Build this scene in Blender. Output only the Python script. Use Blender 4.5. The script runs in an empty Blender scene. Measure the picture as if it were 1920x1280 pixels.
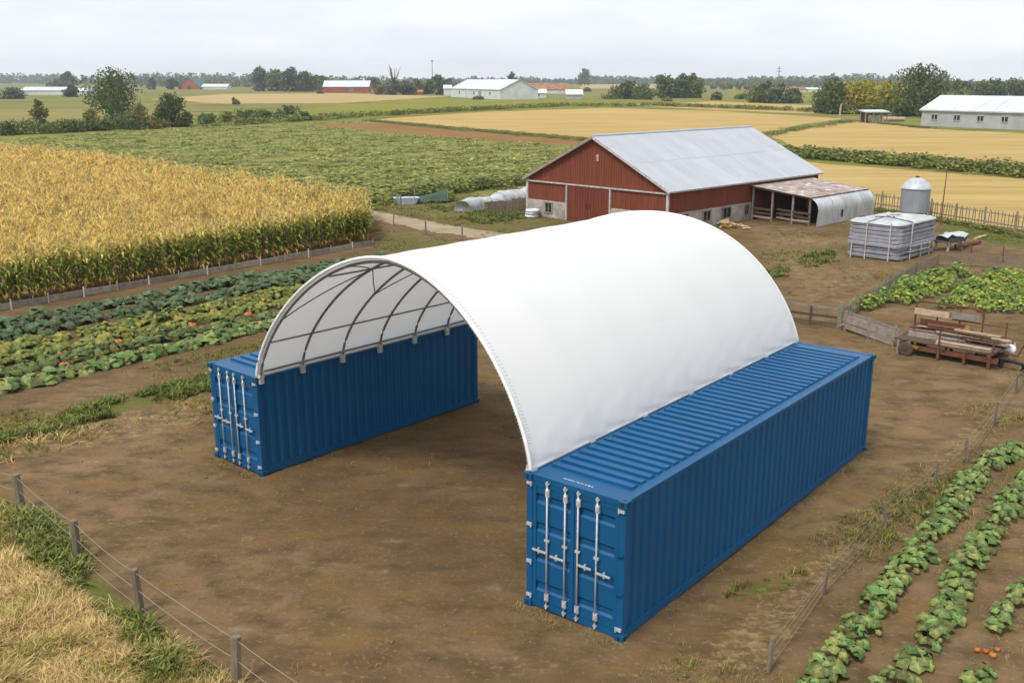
import bpy, math, random
import numpy as np
from mathutils import Vector, Matrix

S = bpy.context.scene
COL = S.collection
rnd = random.Random(7)
rng = np.random.default_rng(7)

# ------------------------------------------------------------------ camera, sky, sun, exposure
FPX, CAMZ, PITCH = 1845.27, 9.282, 0.25941          # focal length in 1/1920 widths, height, tilt
cam_d = bpy.data.cameras.new('camera')
cam_d.lens = 36 * FPX / 1920
cam_d.sensor_width = 36
cam_d.clip_start = 0.2
cam_d.clip_end = 9000
cam = bpy.data.objects.new('camera', cam_d)
COL.objects.link(cam)
cam.location = (0, 0, CAMZ)
cam.rotation_euler = (math.pi / 2 - PITCH, 0, 0)
S.camera = cam

SUN_EL, SUN_AZ = math.radians(56), math.radians(222)   # azimuth clockwise from +Y: behind the camera, to the left
world = bpy.data.worlds.new('World')
S.world = world
world.use_nodes = True
wn = world.node_tree
wn.nodes.clear()
wo = wn.nodes.new('ShaderNodeOutputWorld')
sky = wn.nodes.new('ShaderNodeTexSky')
sky.sky_type = 'NISHITA'
sky.sun_disc = False
sky.sun_elevation = SUN_EL
sky.sun_rotation = SUN_AZ
sky.air_density = 1.0
sky.dust_density = 2.0
b_sky = wn.nodes.new('ShaderNodeBackground')
b_sky.inputs['Strength'].default_value = 0.10
wn.links.new(sky.outputs[0], b_sky.inputs['Color'])
tc = wn.nodes.new('ShaderNodeTexCoord')
mp = wn.nodes.new('ShaderNodeMapping')
mp.inputs['Scale'].default_value = (1.6, 1.6, 7.0)
wn.links.new(tc.outputs['Generated'], mp.inputs['Vector'])
nz = wn.nodes.new('ShaderNodeTexNoise')
nz.inputs['Scale'].default_value = 2.2
nz.inputs['Detail'].default_value = 7
nz.inputs['Roughness'].default_value = 0.55
wn.links.new(mp.outputs[0], nz.inputs['Vector'])
cr = wn.nodes.new('ShaderNodeValToRGB')
cr.color_ramp.elements[0].position = 0.30
cr.color_ramp.elements[0].color = (0.70, 0.765, 0.845, 1)
cr.color_ramp.elements[1].position = 0.70
cr.color_ramp.elements[1].color = (0.97, 0.975, 0.985, 1)
wn.links.new(nz.outputs[0], cr.inputs['Fac'])
b_cl = wn.nodes.new('ShaderNodeBackground')
b_cl.inputs['Strength'].default_value = 0.80
wn.links.new(cr.outputs[0], b_cl.inputs['Color'])
mx = wn.nodes.new('ShaderNodeMixShader')
mx.inputs[0].default_value = 0.92
wn.links.new(b_sky.outputs[0], mx.inputs[1])
wn.links.new(b_cl.outputs[0], mx.inputs[2])
wn.links.new(mx.outputs[0], wo.inputs['Surface'])

sun_d = bpy.data.lights.new('sun', 'SUN')
sun_d.energy = 1.9
sun_d.angle = math.radians(15)
sun_d.color = (1.0, 0.96, 0.90)
sun = bpy.data.objects.new('sun', sun_d)
COL.objects.link(sun)
sv = Vector((math.sin(SUN_AZ) * math.cos(SUN_EL), math.cos(SUN_AZ) * math.cos(SUN_EL), math.sin(SUN_EL)))
sun.rotation_euler = sv.to_track_quat('Z', 'Y').to_euler()
sun.location = (-20, -20, 60)

S.view_settings.view_transform = 'Standard'
S.view_settings.look = 'None'
S.view_settings.exposure = 0.62
S.view_settings.gamma = 1.0
S.view_settings.use_curve_mapping = False
S.render.engine = 'CYCLES'
S.cycles.use_denoising = True
S.cycles.max_bounces = 6
S.cycles.volume_bounces = 0
S.cycles.transparent_max_bounces = 8
S.cycles.caustics_reflective = False
S.cycles.caustics_refractive = False

# ------------------------------------------------------------------ placing helpers
def G(u, v, z=0.0):
    """ground point seen at (u, v) of the 1920 x 1280 photograph"""
    a = (u - 960) / FPX
    b = (640 - v) / FPX
    d = Vector((a, math.cos(PITCH) + b * math.sin(PITCH), -math.sin(PITCH) + b * math.cos(PITCH)))
    return Vector((0, 0, CAMZ)) + d * ((z - CAMZ) / d.z)

def HT(P, v):
    """height above z=0 of the point over P that is seen in row v"""
    b = (640 - v) / FPX
    return CAMZ + P.y * (-math.sin(PITCH) + b * math.cos(PITCH)) / (math.cos(PITCH) + b * math.sin(PITCH))

def zf(x, y):
    """gentle unevenness of the yard"""
    return (0.018 * np.sin(0.9 * x + 0.4 * y) * np.sin(0.55 * y - 0.3 * x) + 0.010 * np.sin(2.3 * x - 1.1 * y + 1.3)
            + 0.006 * np.sin(4.1 * x + 3.3 * y) * np.sin(1.7 * y))

def inpoly(x, y, P):
    r = np.zeros(x.shape, bool)
    n = len(P)
    for i in range(n):
        x1, y1 = P[i][0], P[i][1]
        x2, y2 = P[(i + 1) % n][0], P[(i + 1) % n][1]
        c = (y1 > y) != (y2 > y)
        with np.errstate(divide='ignore', invalid='ignore'):
            xi = (x2 - x1) * (y - y1) / ((y2 - y1) if y2 != y1 else 1e-9) + x1
        r ^= c & (x < xi)
    return r

def edgedist(x, y, P, closed=True):
    d = np.full(x.shape, 1e9)
    n = len(P)
    for i in range(n if closed else n - 1):
        ax, ay = P[i][0], P[i][1]
        bx, by = P[(i + 1) % n][0], P[(i + 1) % n][1]
        dx, dy = bx - ax, by - ay
        t = np.clip(((x - ax) * dx + (y - ay) * dy) / (dx * dx + dy * dy + 1e-12), 0, 1)
        d = np.minimum(d, np.hypot(x - ax - t * dx, y - ay - t * dy))
    return d

def soft(x, y, P, w):
    d = edgedist(x, y, P)
    s = np.where(inpoly(x, y, P), d, -d)
    t = np.clip((s + w) / (2 * w), 0, 1)
    return t * t * (3 - 2 * t)

def GP(*px):
    return [G(u, v) for u, v in px]

# ------------------------------------------------------------------ materials
def mat(name, c1, c2=None, rough=0.8, scale=3.0, detail=6, spec=0.25, bump=0.0, bscale=None, metal=0.0,
        stretch=(1, 1, 1), lo=0.35, hi=0.65, vcol=False, objvar=0.0, translucent=0.0, c3=None, scale3=None, lo3=0.55, hi3=0.65,
        coords='Object'):
    m = bpy.data.materials.new(name)
    m.use_nodes = True
    nt = m.node_tree
    N, L = nt.nodes, nt.links
    p = N['Principled BSDF']
    out = N['Material Output']
    p.inputs['Roughness'].default_value = rough
    p.inputs['Metallic'].default_value = metal
    p.inputs['Specular IOR Level'].default_value = spec
    t = N.new('ShaderNodeTexCoord')
    mp = N.new('ShaderNodeMapping')
    mp.inputs['Scale'].default_value = stretch
    L.new(t.outputs[coords], mp.inputs['Vector'])
    def noise(sc, det=detail):
        n = N.new('ShaderNodeTexNoise')
        n.inputs['Scale'].default_value = sc
        n.inputs['Detail'].default_value = det
        n.inputs['Roughness'].default_value = 0.6
        L.new(mp.outputs[0], n.inputs['Vector'])
        return n.outputs[0]
    def ramp(src, a, b):
        r = N.new('ShaderNodeMapRange')
        r.inputs['From Min'].default_value = a
        r.inputs['From Max'].default_value = b
        L.new(src, r.inputs['Value'])
        return r.outputs[0]
    def mix(f, a, b, mode='MIX'):
        x = N.new('ShaderNodeMix')
        x.data_type = 'RGBA'
        x.blend_type = mode
        for sock, val in ((x.inputs[0], f), (x.inputs[6], a), (x.inputs[7], b)):
            if isinstance(val, (int, float)):
                sock.default_value = val
            elif isinstance(val, tuple):
                sock.default_value = (*val, 1)
            else:
                L.new(val, sock)
        return x.outputs[2]
    c = c1
    if c2 is not None:
        c = mix(ramp(noise(scale), lo, hi), c1, c2)
    if c3 is not None:
        c = mix(ramp(noise(scale3), lo3, hi3), c, c3)
    if vcol:
        a = N.new('ShaderNodeAttribute')
        a.attribute_name = 'tint'
        c = mix(1.0, c, a.outputs['Color'], 'MULTIPLY')
    if objvar:
        oi = N.new('ShaderNodeObjectInfo')
        hs = N.new('ShaderNodeHueSaturation')
        r = N.new('ShaderNodeMapRange')
        r.inputs['To Min'].default_value = 1 - objvar
        r.inputs['To Max'].default_value = 1 + objvar
        L.new(oi.outputs['Random'], r.inputs['Value'])
        L.new(r.outputs[0], hs.inputs['Value'])
        r2 = N.new('ShaderNodeMapRange')
        r2.inputs['To Min'].default_value = 0.5 - objvar * 0.13
        r2.inputs['To Max'].default_value = 0.5 + objvar * 0.07
        mm = N.new('ShaderNodeMath')
        mm.operation = 'FRACT'
        m7 = N.new('ShaderNodeMath')
        m7.operation = 'MULTIPLY'
        m7.inputs[1].default_value = 7.31
        L.new(oi.outputs['Random'], m7.inputs[0])
        L.new(m7.outputs[0], mm.inputs[0])
        L.new(mm.outputs[0], r2.inputs['Value'])
        L.new(r2.outputs[0], hs.inputs['Hue'])
        if isinstance(c, tuple):
            hs.inputs['Color'].default_value = (*c, 1)
        else:
            L.new(c, hs.inputs['Color'])
        c = hs.outputs[0]
    if isinstance(c, tuple):
        p.inputs['Base Color'].default_value = (*c, 1)
    else:
        L.new(c, p.inputs['Base Color'])
    if bump:
        b = N.new('ShaderNodeBump')
        b.inputs['Strength'].default_value = 1.0
        b.inputs['Distance'].default_value = bump
        L.new(noise(bscale or scale * 2), b.inputs['Height'])
        L.new(b.outputs[0], p.inputs['Normal'])
    if translucent:
        tr = N.new('ShaderNodeBsdfTranslucent')
        if isinstance(c, tuple):
            tr.inputs['Color'].default_value = (*c, 1)
        else:
            L.new(c, tr.inputs['Color'])
        ms = N.new('ShaderNodeMixShader')
        ms.inputs[0].default_value = translucent
        L.new(p.outputs[0], ms.inputs[1])
        L.new(tr.outputs[0], ms.inputs[2])
        L.new(ms.outputs[0], out.inputs['Surface'])
    return m

M = {}
M['blue'] = mat('blue_paint', (0.0030, 0.073, 0.185), (0.0040, 0.085, 0.212), 0.42, 0.7, spec=0.32, bump=0.002, bscale=9, c3=(0.004, 0.063, 0.158), scale3=5, lo3=0.62, hi3=0.8)
M['galv'] = mat('galvanised_steel', (0.62, 0.63, 0.64), (0.45, 0.46, 0.48), 0.4, 14, spec=0.5, metal=0.25)
M['gasket'] = mat('black_rubber', (0.012, 0.012, 0.013), rough=0.7)
M['stencil'] = mat('faded_white_paint', (0.55, 0.58, 0.62), (0.12, 0.22, 0.40), 0.7, 30)
M['fabric'] = mat('white_pvc_fabric', (0.88, 0.882, 0.885), (0.86, 0.862, 0.866), 0.5, 0.6, spec=0.3, translucent=0.28, bump=0.004, bscale=1.3)
M['hem'] = mat('white_hem', (0.84, 0.84, 0.84), (0.70, 0.69, 0.68), 0.6, 9, spec=0.3)
M['pipe'] = mat('dark_steel_pipe', (0.17, 0.155, 0.14), (0.26, 0.24, 0.22), 0.5, 5, metal=0.4)
M['rope'] = mat('grey_rope', (0.62, 0.61, 0.60), rough=0.8)
M['cable'] = mat('steel_cable', (0.10, 0.095, 0.09), rough=0.6)
M['red'] = mat('barn_red_paint', (0.215, 0.060, 0.034), (0.165, 0.047, 0.028), 0.85, 1.2, stretch=(3, 3, 0.35), c3=(0.30, 0.13, 0.09), scale3=7, lo3=0.66, hi3=0.8, bump=0.01, bscale=12)
M['reddoor'] = mat('barn_door_red', (0.185, 0.047, 0.027), (0.140, 0.036, 0.022), 0.85, 1.5, stretch=(3, 3, 0.3), c3=(0.28, 0.13, 0.10), scale3=6, lo3=0.68, hi3=0.8)
M['stone'] = mat('lime_washed_stone', (0.46, 0.42, 0.37), (0.27, 0.245, 0.21), 0.9, 1.1, c3=(0.20, 0.17, 0.14), scale3=5, lo3=0.58, hi3=0.7, bump=0.03, bscale=5)
M['roof'] = mat('grey_metal_roofing', (0.385, 0.40, 0.435), (0.43, 0.445, 0.475), 0.45, 0.5, spec=0.35, objvar=0.035, c3=(0.34, 0.35, 0.375), scale3=2.5, lo3=0.6, hi3=0.8)
M['trim'] = mat('weathered_white_trim', (0.56, 0.54, 0.52), (0.36, 0.33, 0.31), 0.8, 4)
M['glass'] = mat('dark_window_glass', (0.020, 0.022, 0.025), rough=0.15, spec=0.5)
M['rustroof'] = mat('rusted_sheet_roof', (0.42, 0.38, 0.35), (0.24, 0.15, 0.11), 0.8, 1.3, c3=(0.62, 0.60, 0.57), scale3=2.2, lo3=0.56, hi3=0.66, objvar=0.1)
M['palewrap'] = mat('weathered_pale_sheeting', (0.56, 0.57, 0.58), (0.36, 0.37, 0.37), 0.6, 1.5, stretch=(1, 1, 0.4), c3=(0.33, 0.33, 0.32), scale3=4, lo3=0.66, hi3=0.8, bump=0.03, bscale=2)
M['greywrap'] = mat('grey_tarpaulin', (0.29, 0.29, 0.32), (0.21, 0.21, 0.235), 0.6, 2.5, objvar=0.12, bump=0.02, bscale=3)
M['palewood'] = mat('weathered_grey_wood', (0.30, 0.265, 0.22), (0.20, 0.17, 0.135), 0.9, 4, stretch=(1, 1, 1), objvar=0.2, bump=0.01, bscale=20)
M['tanwood'] = mat('sawn_pale_wood', (0.52, 0.40, 0.28), (0.38, 0.27, 0.18), 0.85, 5, objvar=0.18)
M['darkwood'] = mat('dark_wood', (0.075, 0.055, 0.04), (0.11, 0.08, 0.055), 0.9, 5, objvar=0.15)
M['rust'] = mat('rusty_iron', (0.16, 0.07, 0.035), (0.10, 0.045, 0.025), 0.85, 8, objvar=0.12)
M['yellow'] = mat('worn_yellow_paint', (0.30, 0.19, 0.025), (0.17, 0.10, 0.025), 0.7, 8)
M['white'] = mat('white_plastic', (0.78, 0.79, 0.80), (0.62, 0.63, 0.64), 0.45, 6)
M['black'] = mat('black_plastic', (0.02, 0.022, 0.024), rough=0.5)
M['navy'] = mat('navy_sheet', (0.05, 0.065, 0.085), (0.09, 0.11, 0.12), 0.6, 5)
M['teal'] = mat('teal_netting', (0.05, 0.11, 0.09), (0.06, 0.085, 0.04), 0.8, 4)
M['palblue'] = mat('pale_blue_plastic', (0.42, 0.52, 0.66), (0.60, 0.66, 0.72), 0.5, 4)
M['silo'] = mat('dull_galvanised_sheet', (0.33, 0.35, 0.375), (0.27, 0.29, 0.315), 0.5, 2, metal=0.2, stretch=(1, 1, 0.3))
M['silotop'] = mat('pale_silo_roof', (0.50, 0.52, 0.55), (0.43, 0.45, 0.48), 0.45, 3, metal=0.15)
M['brightwall'] = mat('whitewashed_wall', (0.62, 0.63, 0.62), (0.50, 0.51, 0.50), 0.85, 0.3, c3=(0.38, 0.38, 0.36), scale3=1.2, lo3=0.62, hi3=0.8)
M['greywall'] = mat('grey_washed_wall', (0.42, 0.43, 0.42), (0.34, 0.34, 0.33), 0.85, 0.4, c3=(0.25, 0.25, 0.24), scale3=1.0, lo3=0.6, hi3=0.75)
M['farroof'] = mat('pale_far_roof', (0.60, 0.63, 0.67), (0.52, 0.55, 0.58), 0.5, 0.3, objvar=0.05)
M['tealroof'] = mat('green_far_roof', (0.06, 0.12, 0.10), (0.09, 0.15, 0.13), 0.7, 0.4)
M['orangered'] = mat('orange_red_boards', (0.36, 0.085, 0.045), (0.28, 0.065, 0.04), 0.85, 0.6)
M['rustfar'] = mat('rust_brown_roof', (0.25, 0.10, 0.05), (0.36, 0.19, 0.10), 0.85, 0.3)
M['foliage'] = mat('foliage', (1, 1, 1), None, 0.65, vcol=True, objvar=0.12, translucent=0.25, spec=0.15)
M['crop'] = mat('crop_leaves', (1, 1, 1), None, 0.6, vcol=True, translucent=0.25, spec=0.15)
M['leaf'] = mat('squash_leaf', (1.95, 1.75, 1.25), (1.1, 1.12, 1.2), 0.55, 6, vcol=True, objvar=0.48, translucent=0.18, spec=0.3, bump=0.01, bscale=14)
M['bark'] = mat('bark', (0.075, 0.058, 0.042), (0.11, 0.09, 0.07), 0.95, 6)
M['straw'] = mat('dry_stems', (1, 1, 1), None, 0.75, vcol=True, translucent=0.15, spec=0.1)
M['pumpkin'] = mat('orange_rind', (0.46, 0.125, 0.016), (0.40, 0.17, 0.03), 0.45, 8, objvar=0.15)
M['clod'] = mat('soil_clod', (0.15, 0.10, 0.055), (0.21, 0.15, 0.095), 0.95, 3)
M['wire'] = mat('fence_wire', (0.24, 0.21, 0.17), rough=0.6, metal=0.3)
M['post'] = mat('fence_post_wood', (0.24, 0.195, 0.14), (0.15, 0.12, 0.085), 0.9, 5, stretch=(4, 4, 0.6), objvar=0.15, bump=0.01, bscale=14)

# ------------------------------------------------------------------ mesh helpers
class MB:
    def __init__(s):
        s.v, s.f = [], []
    def add(s, V, F):
        n = len(s.v)
        s.v += [tuple(p) for p in V]
        s.f += [tuple(i + n for i in q) for q in F]
        return s
    def box(s, c, d, rz=0.0, rx=0.0, ry=0.0):
        R = Matrix.Rotation(rz, 3, 'Z') @ Matrix.Rotation(ry, 3, 'Y') @ Matrix.Rotation(rx, 3, 'X')
        c = Vector(c)
        V = [c + R @ Vector((x * d[0] / 2, y * d[1] / 2, z * d[2] / 2)) for x in (-1, 1) for y in (-1, 1) for z in (-1, 1)]
        return s.add(V, [(0, 1, 3, 2), (4, 6, 7, 5), (0, 4, 5, 1), (2, 3, 7, 6), (0, 2, 6, 4), (1, 5, 7, 3)])
    def beam(s, a, b, w, h):
        a, b = Vector(a), Vector(b)
        d = (b - a)
        L = d.length
        q = d.to_track_quat('X', 'Z').to_matrix()
        c = (a + b) / 2
        V = [c + q @ Vector((x * L / 2, y * w / 2, z * h / 2)) for x in (-1, 1) for y in (-1, 1) for z in (-1, 1)]
        return s.add(V, [(0, 1, 3, 2), (4, 6, 7, 5), (0, 4, 5, 1), (2, 3, 7, 6), (0, 2, 6, 4), (1, 5, 7, 3)])
    def tube(s, pts, r, n=6, cap=True):
        pts = [Vector(p) for p in pts]
        R = r if isinstance(r, (list, tuple)) else [r] * len(pts)
        V, F = [], []
        for i, p in enumerate(pts):
            d = (pts[min(i + 1, len(pts) - 1)] - pts[max(i - 1, 0)]).normalized()
            up = Vector((0, 0, 1)) if abs(d.z) < 0.9 else Vector((1, 0, 0))
            a = d.cross(up).normalized()
            b = a.cross(d)
            for k in range(n):
                t = 2 * math.pi * k / n
                V.append(p + (a * math.cos(t) + b * math.sin(t)) * R[i])
        for i in range(len(pts) - 1):
            for k in range(n):
                F.append((i * n + k, i * n + (k + 1) % n, (i + 1) * n + (k + 1) % n, (i + 1) * n + k))
        if cap:
            F.append(tuple(reversed(range(n))))
            F.append(tuple(range((len(pts) - 1) * n, len(pts) * n)))
        return s.add(V, F)
    def lathe(s, prof, n=24, c=(0, 0, 0)):
        V, F = [], []
        for r, z in prof:
            for k in range(n):
                t = 2 * math.pi * k / n
                V.append((c[0] + r * math.cos(t), c[1] + r * math.sin(t), c[2] + z))
        for i in range(len(prof) - 1):
            for k in range(n):
                F.append((i * n + k, i * n + (k + 1) % n, (i + 1) * n + (k + 1) % n, (i + 1) * n + k))
        return s.add(V, F)
    def poly(s, P):
        return s.add(P, [tuple(range(len(P)))])
    def build(s, name, m, parent=None, smooth=False, loc=None, tint=None):
        me = bpy.data.meshes.new(name)
        off = Vector(loc) if loc is not None else Vector((0, 0, 0))
        me.from_pydata([tuple(Vector(p) - off) for p in s.v] if loc is not None else s.v, [], s.f)
        me.materials.append(m)
        if smooth:
            me.polygons.foreach_set('use_smooth', [True] * len(me.polygons))
        me.update()
        o = bpy.data.objects.new(name, me)
        COL.objects.link(o)
        if loc is not None:
            o.location = off
        if parent is not None:
            o.parent = parent
        return o

def np_mesh(name, V, F, m, tint=None, parent=None, smooth=False):
    """one mesh from arrays: V (n,3), F (k,3 or 4), tint (n,3)"""
    me = bpy.data.meshes.new(name)
    V = np.ascontiguousarray(V, np.float32)
    F = np.ascontiguousarray(F, np.int32)
    me.vertices.add(len(V))
    me.vertices.foreach_set('co', V.ravel())
    k = F.shape[1]
    me.loops.add(F.size)
    me.loops.foreach_set('vertex_index', F.ravel())
    me.polygons.add(len(F))
    me.polygons.foreach_set('loop_start', np.arange(0, F.size, k, dtype=np.int32))
    if smooth:
        me.polygons.foreach_set('use_smooth', np.ones(len(F), bool))
    if tint is not None:
        a = me.color_attributes.new('tint', 'FLOAT_COLOR', 'POINT')
        c = np.ones((len(V), 4), np.float32)
        c[:, :3] = tint
        a.data.foreach_set('color', c.ravel())
    me.materials.append(m)
    me.update(calc_edges=True)
    me.validate()
    o = bpy.data.objects.new(name, me)
    COL.objects.link(o)
    if parent is not None:
        o.parent = parent
    return o

def spread(T, P, rz, sc, tint=None, tilt=None):
    """copies of template T=(V,F,C) at points P"""
    V, F, C = T
    n, k = len(P), len(V)
    c, s = np.cos(rz)[:, None], np.sin(rz)[:, None]
    sc = np.asarray(sc)
    if sc.ndim == 1:
        sc = np.stack([sc, sc, sc], 1)
    x, y, z = V[:, 0][None] * sc[:, :1], V[:, 1][None] * sc[:, 1:2], V[:, 2][None] * sc[:, 2:3]
    X, Y = x * c - y * s, x * s + y * c
    if tilt is not None:
        X = X + z * tilt[:, :1]
        Y = Y + z * tilt[:, 1:2]
    out = np.stack([X + P[:, :1], Y + P[:, 1:2], z + P[:, 2:3]], -1).reshape(-1, 3)
    FF = (F[None] + (np.arange(n) * k)[:, None, None]).reshape(-1, F.shape[1])
    CC = np.broadcast_to(C[None], (n, k, 3))
    if tint is not None:
        CC = CC * tint[:, None, :]
    return out, FF, CC.reshape(-1, 3)

def merge(parts):
    V, F, C, n = [], [], [], 0
    for v, f, c in parts:
        V.append(v)
        F.append(f + n)
        C.append(c)
        n += len(v)
    return np.concatenate(V), np.concatenate(F), np.concatenate(C)

def thing(name, loc, rz, label, cat, group=None):
    o = bpy.data.objects.new(name, None)
    o.empty_display_size = 0.3
    COL.objects.link(o)
    o.location = loc
    o.rotation_euler = (0, 0, rz)
    tag(o, label, cat, group)
    return o

def tag(o, label=None, cat=None, group=None, kind=None):
    if label:
        o['label'] = label
    if cat:
        o['category'] = cat
    if group:
        o['group'] = group
    if kind:
        o['kind'] = kind
    return o

def copy_tree(o, parent=None):
    c = o.copy()
    COL.objects.link(c)
    if parent is not None:
        c.parent = parent
    for ch in list(o.children):
        copy_tree(ch, c)
    return c

def sample_poly(P, n, r=rng):
    P = np.array([(p[0], p[1]) for p in P])
    lo, hi = P.min(0), P.max(0)
    out = np.zeros((0, 2))
    while len(out) < n:
        q = r.uniform(lo, hi, (n * 3 + 50, 2))
        q = q[inpoly(q[:, 0], q[:, 1], P)]
        out = np.concatenate([out, q])
    return out[:n]

def area(P):
    return abs(sum(P[i][0] * P[(i + 1) % len(P)][1] - P[(i + 1) % len(P)][0] * P[i][1] for i in range(len(P)))) / 2

# ------------------------------------------------------------------ the ground and the fields
GZ = -0.09
meadow_m = mat('meadow_grass', (0.150, 0.155, 0.038), (0.235, 0.205, 0.065), 0.95, 0.018, detail=9, c3=(0.075, 0.095, 0.022), scale3=0.035, lo3=0.5, hi3=0.65, spec=0.05, stretch=(0.6, 1.8, 1))
mb = MB()
xs = [-4200, -1500, -500, -150, 0, 150, 500, 1500, 4200]
ys = [-300, 0, 60, 150, 400, 1000, 2200, 4200]
for y in ys:
    for x in xs:
        mb.v.append((x, y, GZ))
for j in range(len(ys) - 1):
    for i in range(len(xs) - 1):
        a = j * len(xs) + i
        mb.f.append((a, a + 1, a + 1 + len(xs), a + len(xs)))
tag(mb.build('ground', meadow_m), kind='structure')

def rough_outline(P, jit, step):
    out = []
    for i in range(len(P)):
        a, b = Vector(P[i][:2]), Vector(P[(i + 1) % len(P)][:2])
        n = max(1, int((b - a).length / step))
        d = (b - a)
        nrm = Vector((-d.y, d.x)).normalized()
        for k in range(n):
            j = 0 if k == 0 else rnd.uniform(-jit, jit)
            out.append(a + d * k / n + nrm * j)
    return out

def field(name, P, m, layer, jit=0.6, step=5.0):
    from mathutils.geometry import tessellate_polygon
    O = rough_outline(P, jit, step)
    z = GZ + 0.004 * layer
    V = [(p.x, p.y, z) for p in O]
    tris = tessellate_polygon([[Vector(v) for v in V]])
    b = MB()
    b.v = V
    b.f = [tuple(t) for t in tris]
    o = b.build(name, m)
    o.data.validate()
    return tag(o, kind='structure')

wheat_m = mat('ripe_wheat', (0.40, 0.275, 0.095), (0.50, 0.355, 0.145), 0.95, 0.06, detail=12, spec=0.05, stretch=(0.4, 2.4, 1), c3=(0.33, 0.235, 0.085), scale3=0.22, lo3=0.48, hi3=0.72, bump=0.35, bscale=0.9)
stub_m = mat('pale_stubble', (0.42, 0.30, 0.13), (0.36, 0.27, 0.11), 0.95, 0.03, detail=8, spec=0.05, stretch=(0.3, 2, 1))
lime_m = mat('yellowing_soybeans', (0.215, 0.205, 0.030), (0.165, 0.170, 0.027), 0.95, 0.02, detail=9, spec=0.05, stretch=(0.3, 2.5, 1), c3=(0.22, 0.18, 0.03), scale3=0.05, lo3=0.55, hi3=0.7)
bean_m = mat('bean_field_soil', (0.155, 0.165, 0.046), (0.22, 0.21, 0.068), 0.95, 0.10, detail=9, spec=0.05, stretch=(0.5, 2.2, 1), c3=(0.15, 0.12, 0.05), scale3=0.3, lo3=0.6, hi3=0.72)
red_m = mat('reddish_stubble', (0.20, 0.10, 0.035), (0.25, 0.15, 0.055), 0.95, 0.2, detail=8, spec=0.05, stretch=(0.5, 2.0, 1), c3=(0.13, 0.13, 0.03), scale3=0.25, lo3=0.56, hi3=0.7)
tan_m = mat('dry_meadow', (0.26, 0.21, 0.075), (0.18, 0.17, 0.05), 0.95, 0.04, detail=8, spec=0.05, stretch=(0.3, 2, 1))

P_bean = GP((-160, 268), (0, 262), (300, 241), (560, 230), (660, 228), (800, 240), (1120, 272), (1060, 300), (985, 340), (860, 352), (700, 378), (420, 336), (0, 284), (-160, 272))
field('bean_field', P_bean, bean_m, 1, 0.6, 4)
field('stubble_strip', GP((560, 232), (760, 230), (1130, 262), (1120, 276), (900, 262), (700, 246)), red_m, 2, 0.8, 3)
field('wheat_field', GP((690, 224), (900, 210), (1130, 202), (1350, 208), (1580, 222), (1500, 234), (1440, 252), (1125, 262), (900, 242)), wheat_m, 1, 0.8, 6)
field('wheat_field.001', GP((1440, 252), (1500, 236), (1600, 223), (1730, 240), (2150, 262), (2150, 330), (1920, 312), (1500, 282)), wheat_m, 2, 0.6, 5)
field('wheat_field.002', GP((1500, 300), (1535, 305), (1920, 334), (2150, 350), (2150, 462), (1920, 430), (1610, 388), (1480, 345)), wheat_m, 1, 0.4, 3)
field('wheat_field.003', GP((1160, 196), (1340, 190), (1560, 199), (1560, 214), (1340, 206)), wheat_m, 3, 1.5, 15)
field('soybean_field', GP((500, 214), (650, 195), (830, 184), (1080, 187), (1330, 189), (1130, 201), (900, 208), (680, 222)), lime_m, 1, 1.5, 12)
field('stubble_field', GP((280, 186), (420, 176), (640, 175), (840, 181), (640, 193), (420, 194)), stub_m, 1, 2, 20)
field('dry_meadow', GP((-200, 222), (0, 205), (180, 204), (330, 212), (180, 232), (0, 240), (-200, 245)), tan_m, 1, 1.5, 8)
field('stubble_field.001', GP((1090, 158.5), (1230, 158.5), (1230, 166), (1090, 166)), stub_m, 2, 5, 80)
field('soybean_field.001', GP((1370, 172), (1560, 174), (1560, 190), (1370, 186)), lime_m, 2, 2, 25)

# near ground: one finely divided sheet, tinted by what grows on it, plus painted canopy shade
x0, x1, y0, y1, st = -46.0, 52.0, 9.0, 82.0, 0.25
nx, ny = int((x1 - x0) / st) + 1, int((y1 - y0) / st) + 1
gx, gy = np.meshgrid(np.linspace(x0, x1, nx), np.linspace(y0, y1, ny))
X, Y = gx.ravel(), gy.ravel()
P_verge = GP((-60, 925), (30, 935), (150, 1055), (262, 1150), (440, 1290), (520, 1400), (300, 1400), (250, 1230), (120, 1085), (-60, 1000))
P_straw = GP((-80, 1000), (0, 1035), (100, 1085), (215, 1190), (300, 1320), (300, 1400), (-80, 1400))
P_dry1 = GP((-200, 850), (0, 800), (200, 770), (400, 738), (410, 800), (200, 840), (0, 875), (-200, 900))
P_far3 = GP((1340, 400), (1420, 425), (1600, 445), (1780, 480), (1600, 560), (1490, 610), (1470, 560), (1400, 450))
P_weed = GP((-200, 848), (0, 800), (250, 740), (420, 700), (440, 718), (300, 760), (120, 805), (0, 838), (-200, 885))
P_mid = GP((-150, 770), (0, 752), (380, 665), (520, 632), (520, 660), (400, 700), (0, 800), (-150, 840))
P_squash = GP((-250, 790), (0, 742), (200, 700), (500, 632), (760, 560), (760, 470), (620, 478), (300, 530), (0, 592), (-250, 640))
P_right1 = GP((1180, 1290), (1380, 1110), (1520, 1010), (1650, 930), (1700, 860), (1840, 740), (1925, 690), (1940, 760), (1800, 900), (1700, 1000), (1560, 1140), (1480, 1300))
P_right2 = GP((1330, 1130), (1390, 1090), (1500, 1070), (1520, 1095), (1420, 1130))
P_far1 = GP((1440, 420), (1560, 440), (1590, 500), (1500, 540), (1440, 500))
P_far2 = GP((1760, 420), (1930, 440), (2100, 470), (2100, 520), (1930, 470), (1780, 440))
P_bank = GP((640, 385), (800, 350), (990, 345), (1000, 400), (1100, 420), (920, 450), (760, 405))
P_corner = GP((690, 430), (800, 440), (930, 460), (800, 480), (700, 470))
grass = np.zeros(len(X))
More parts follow.
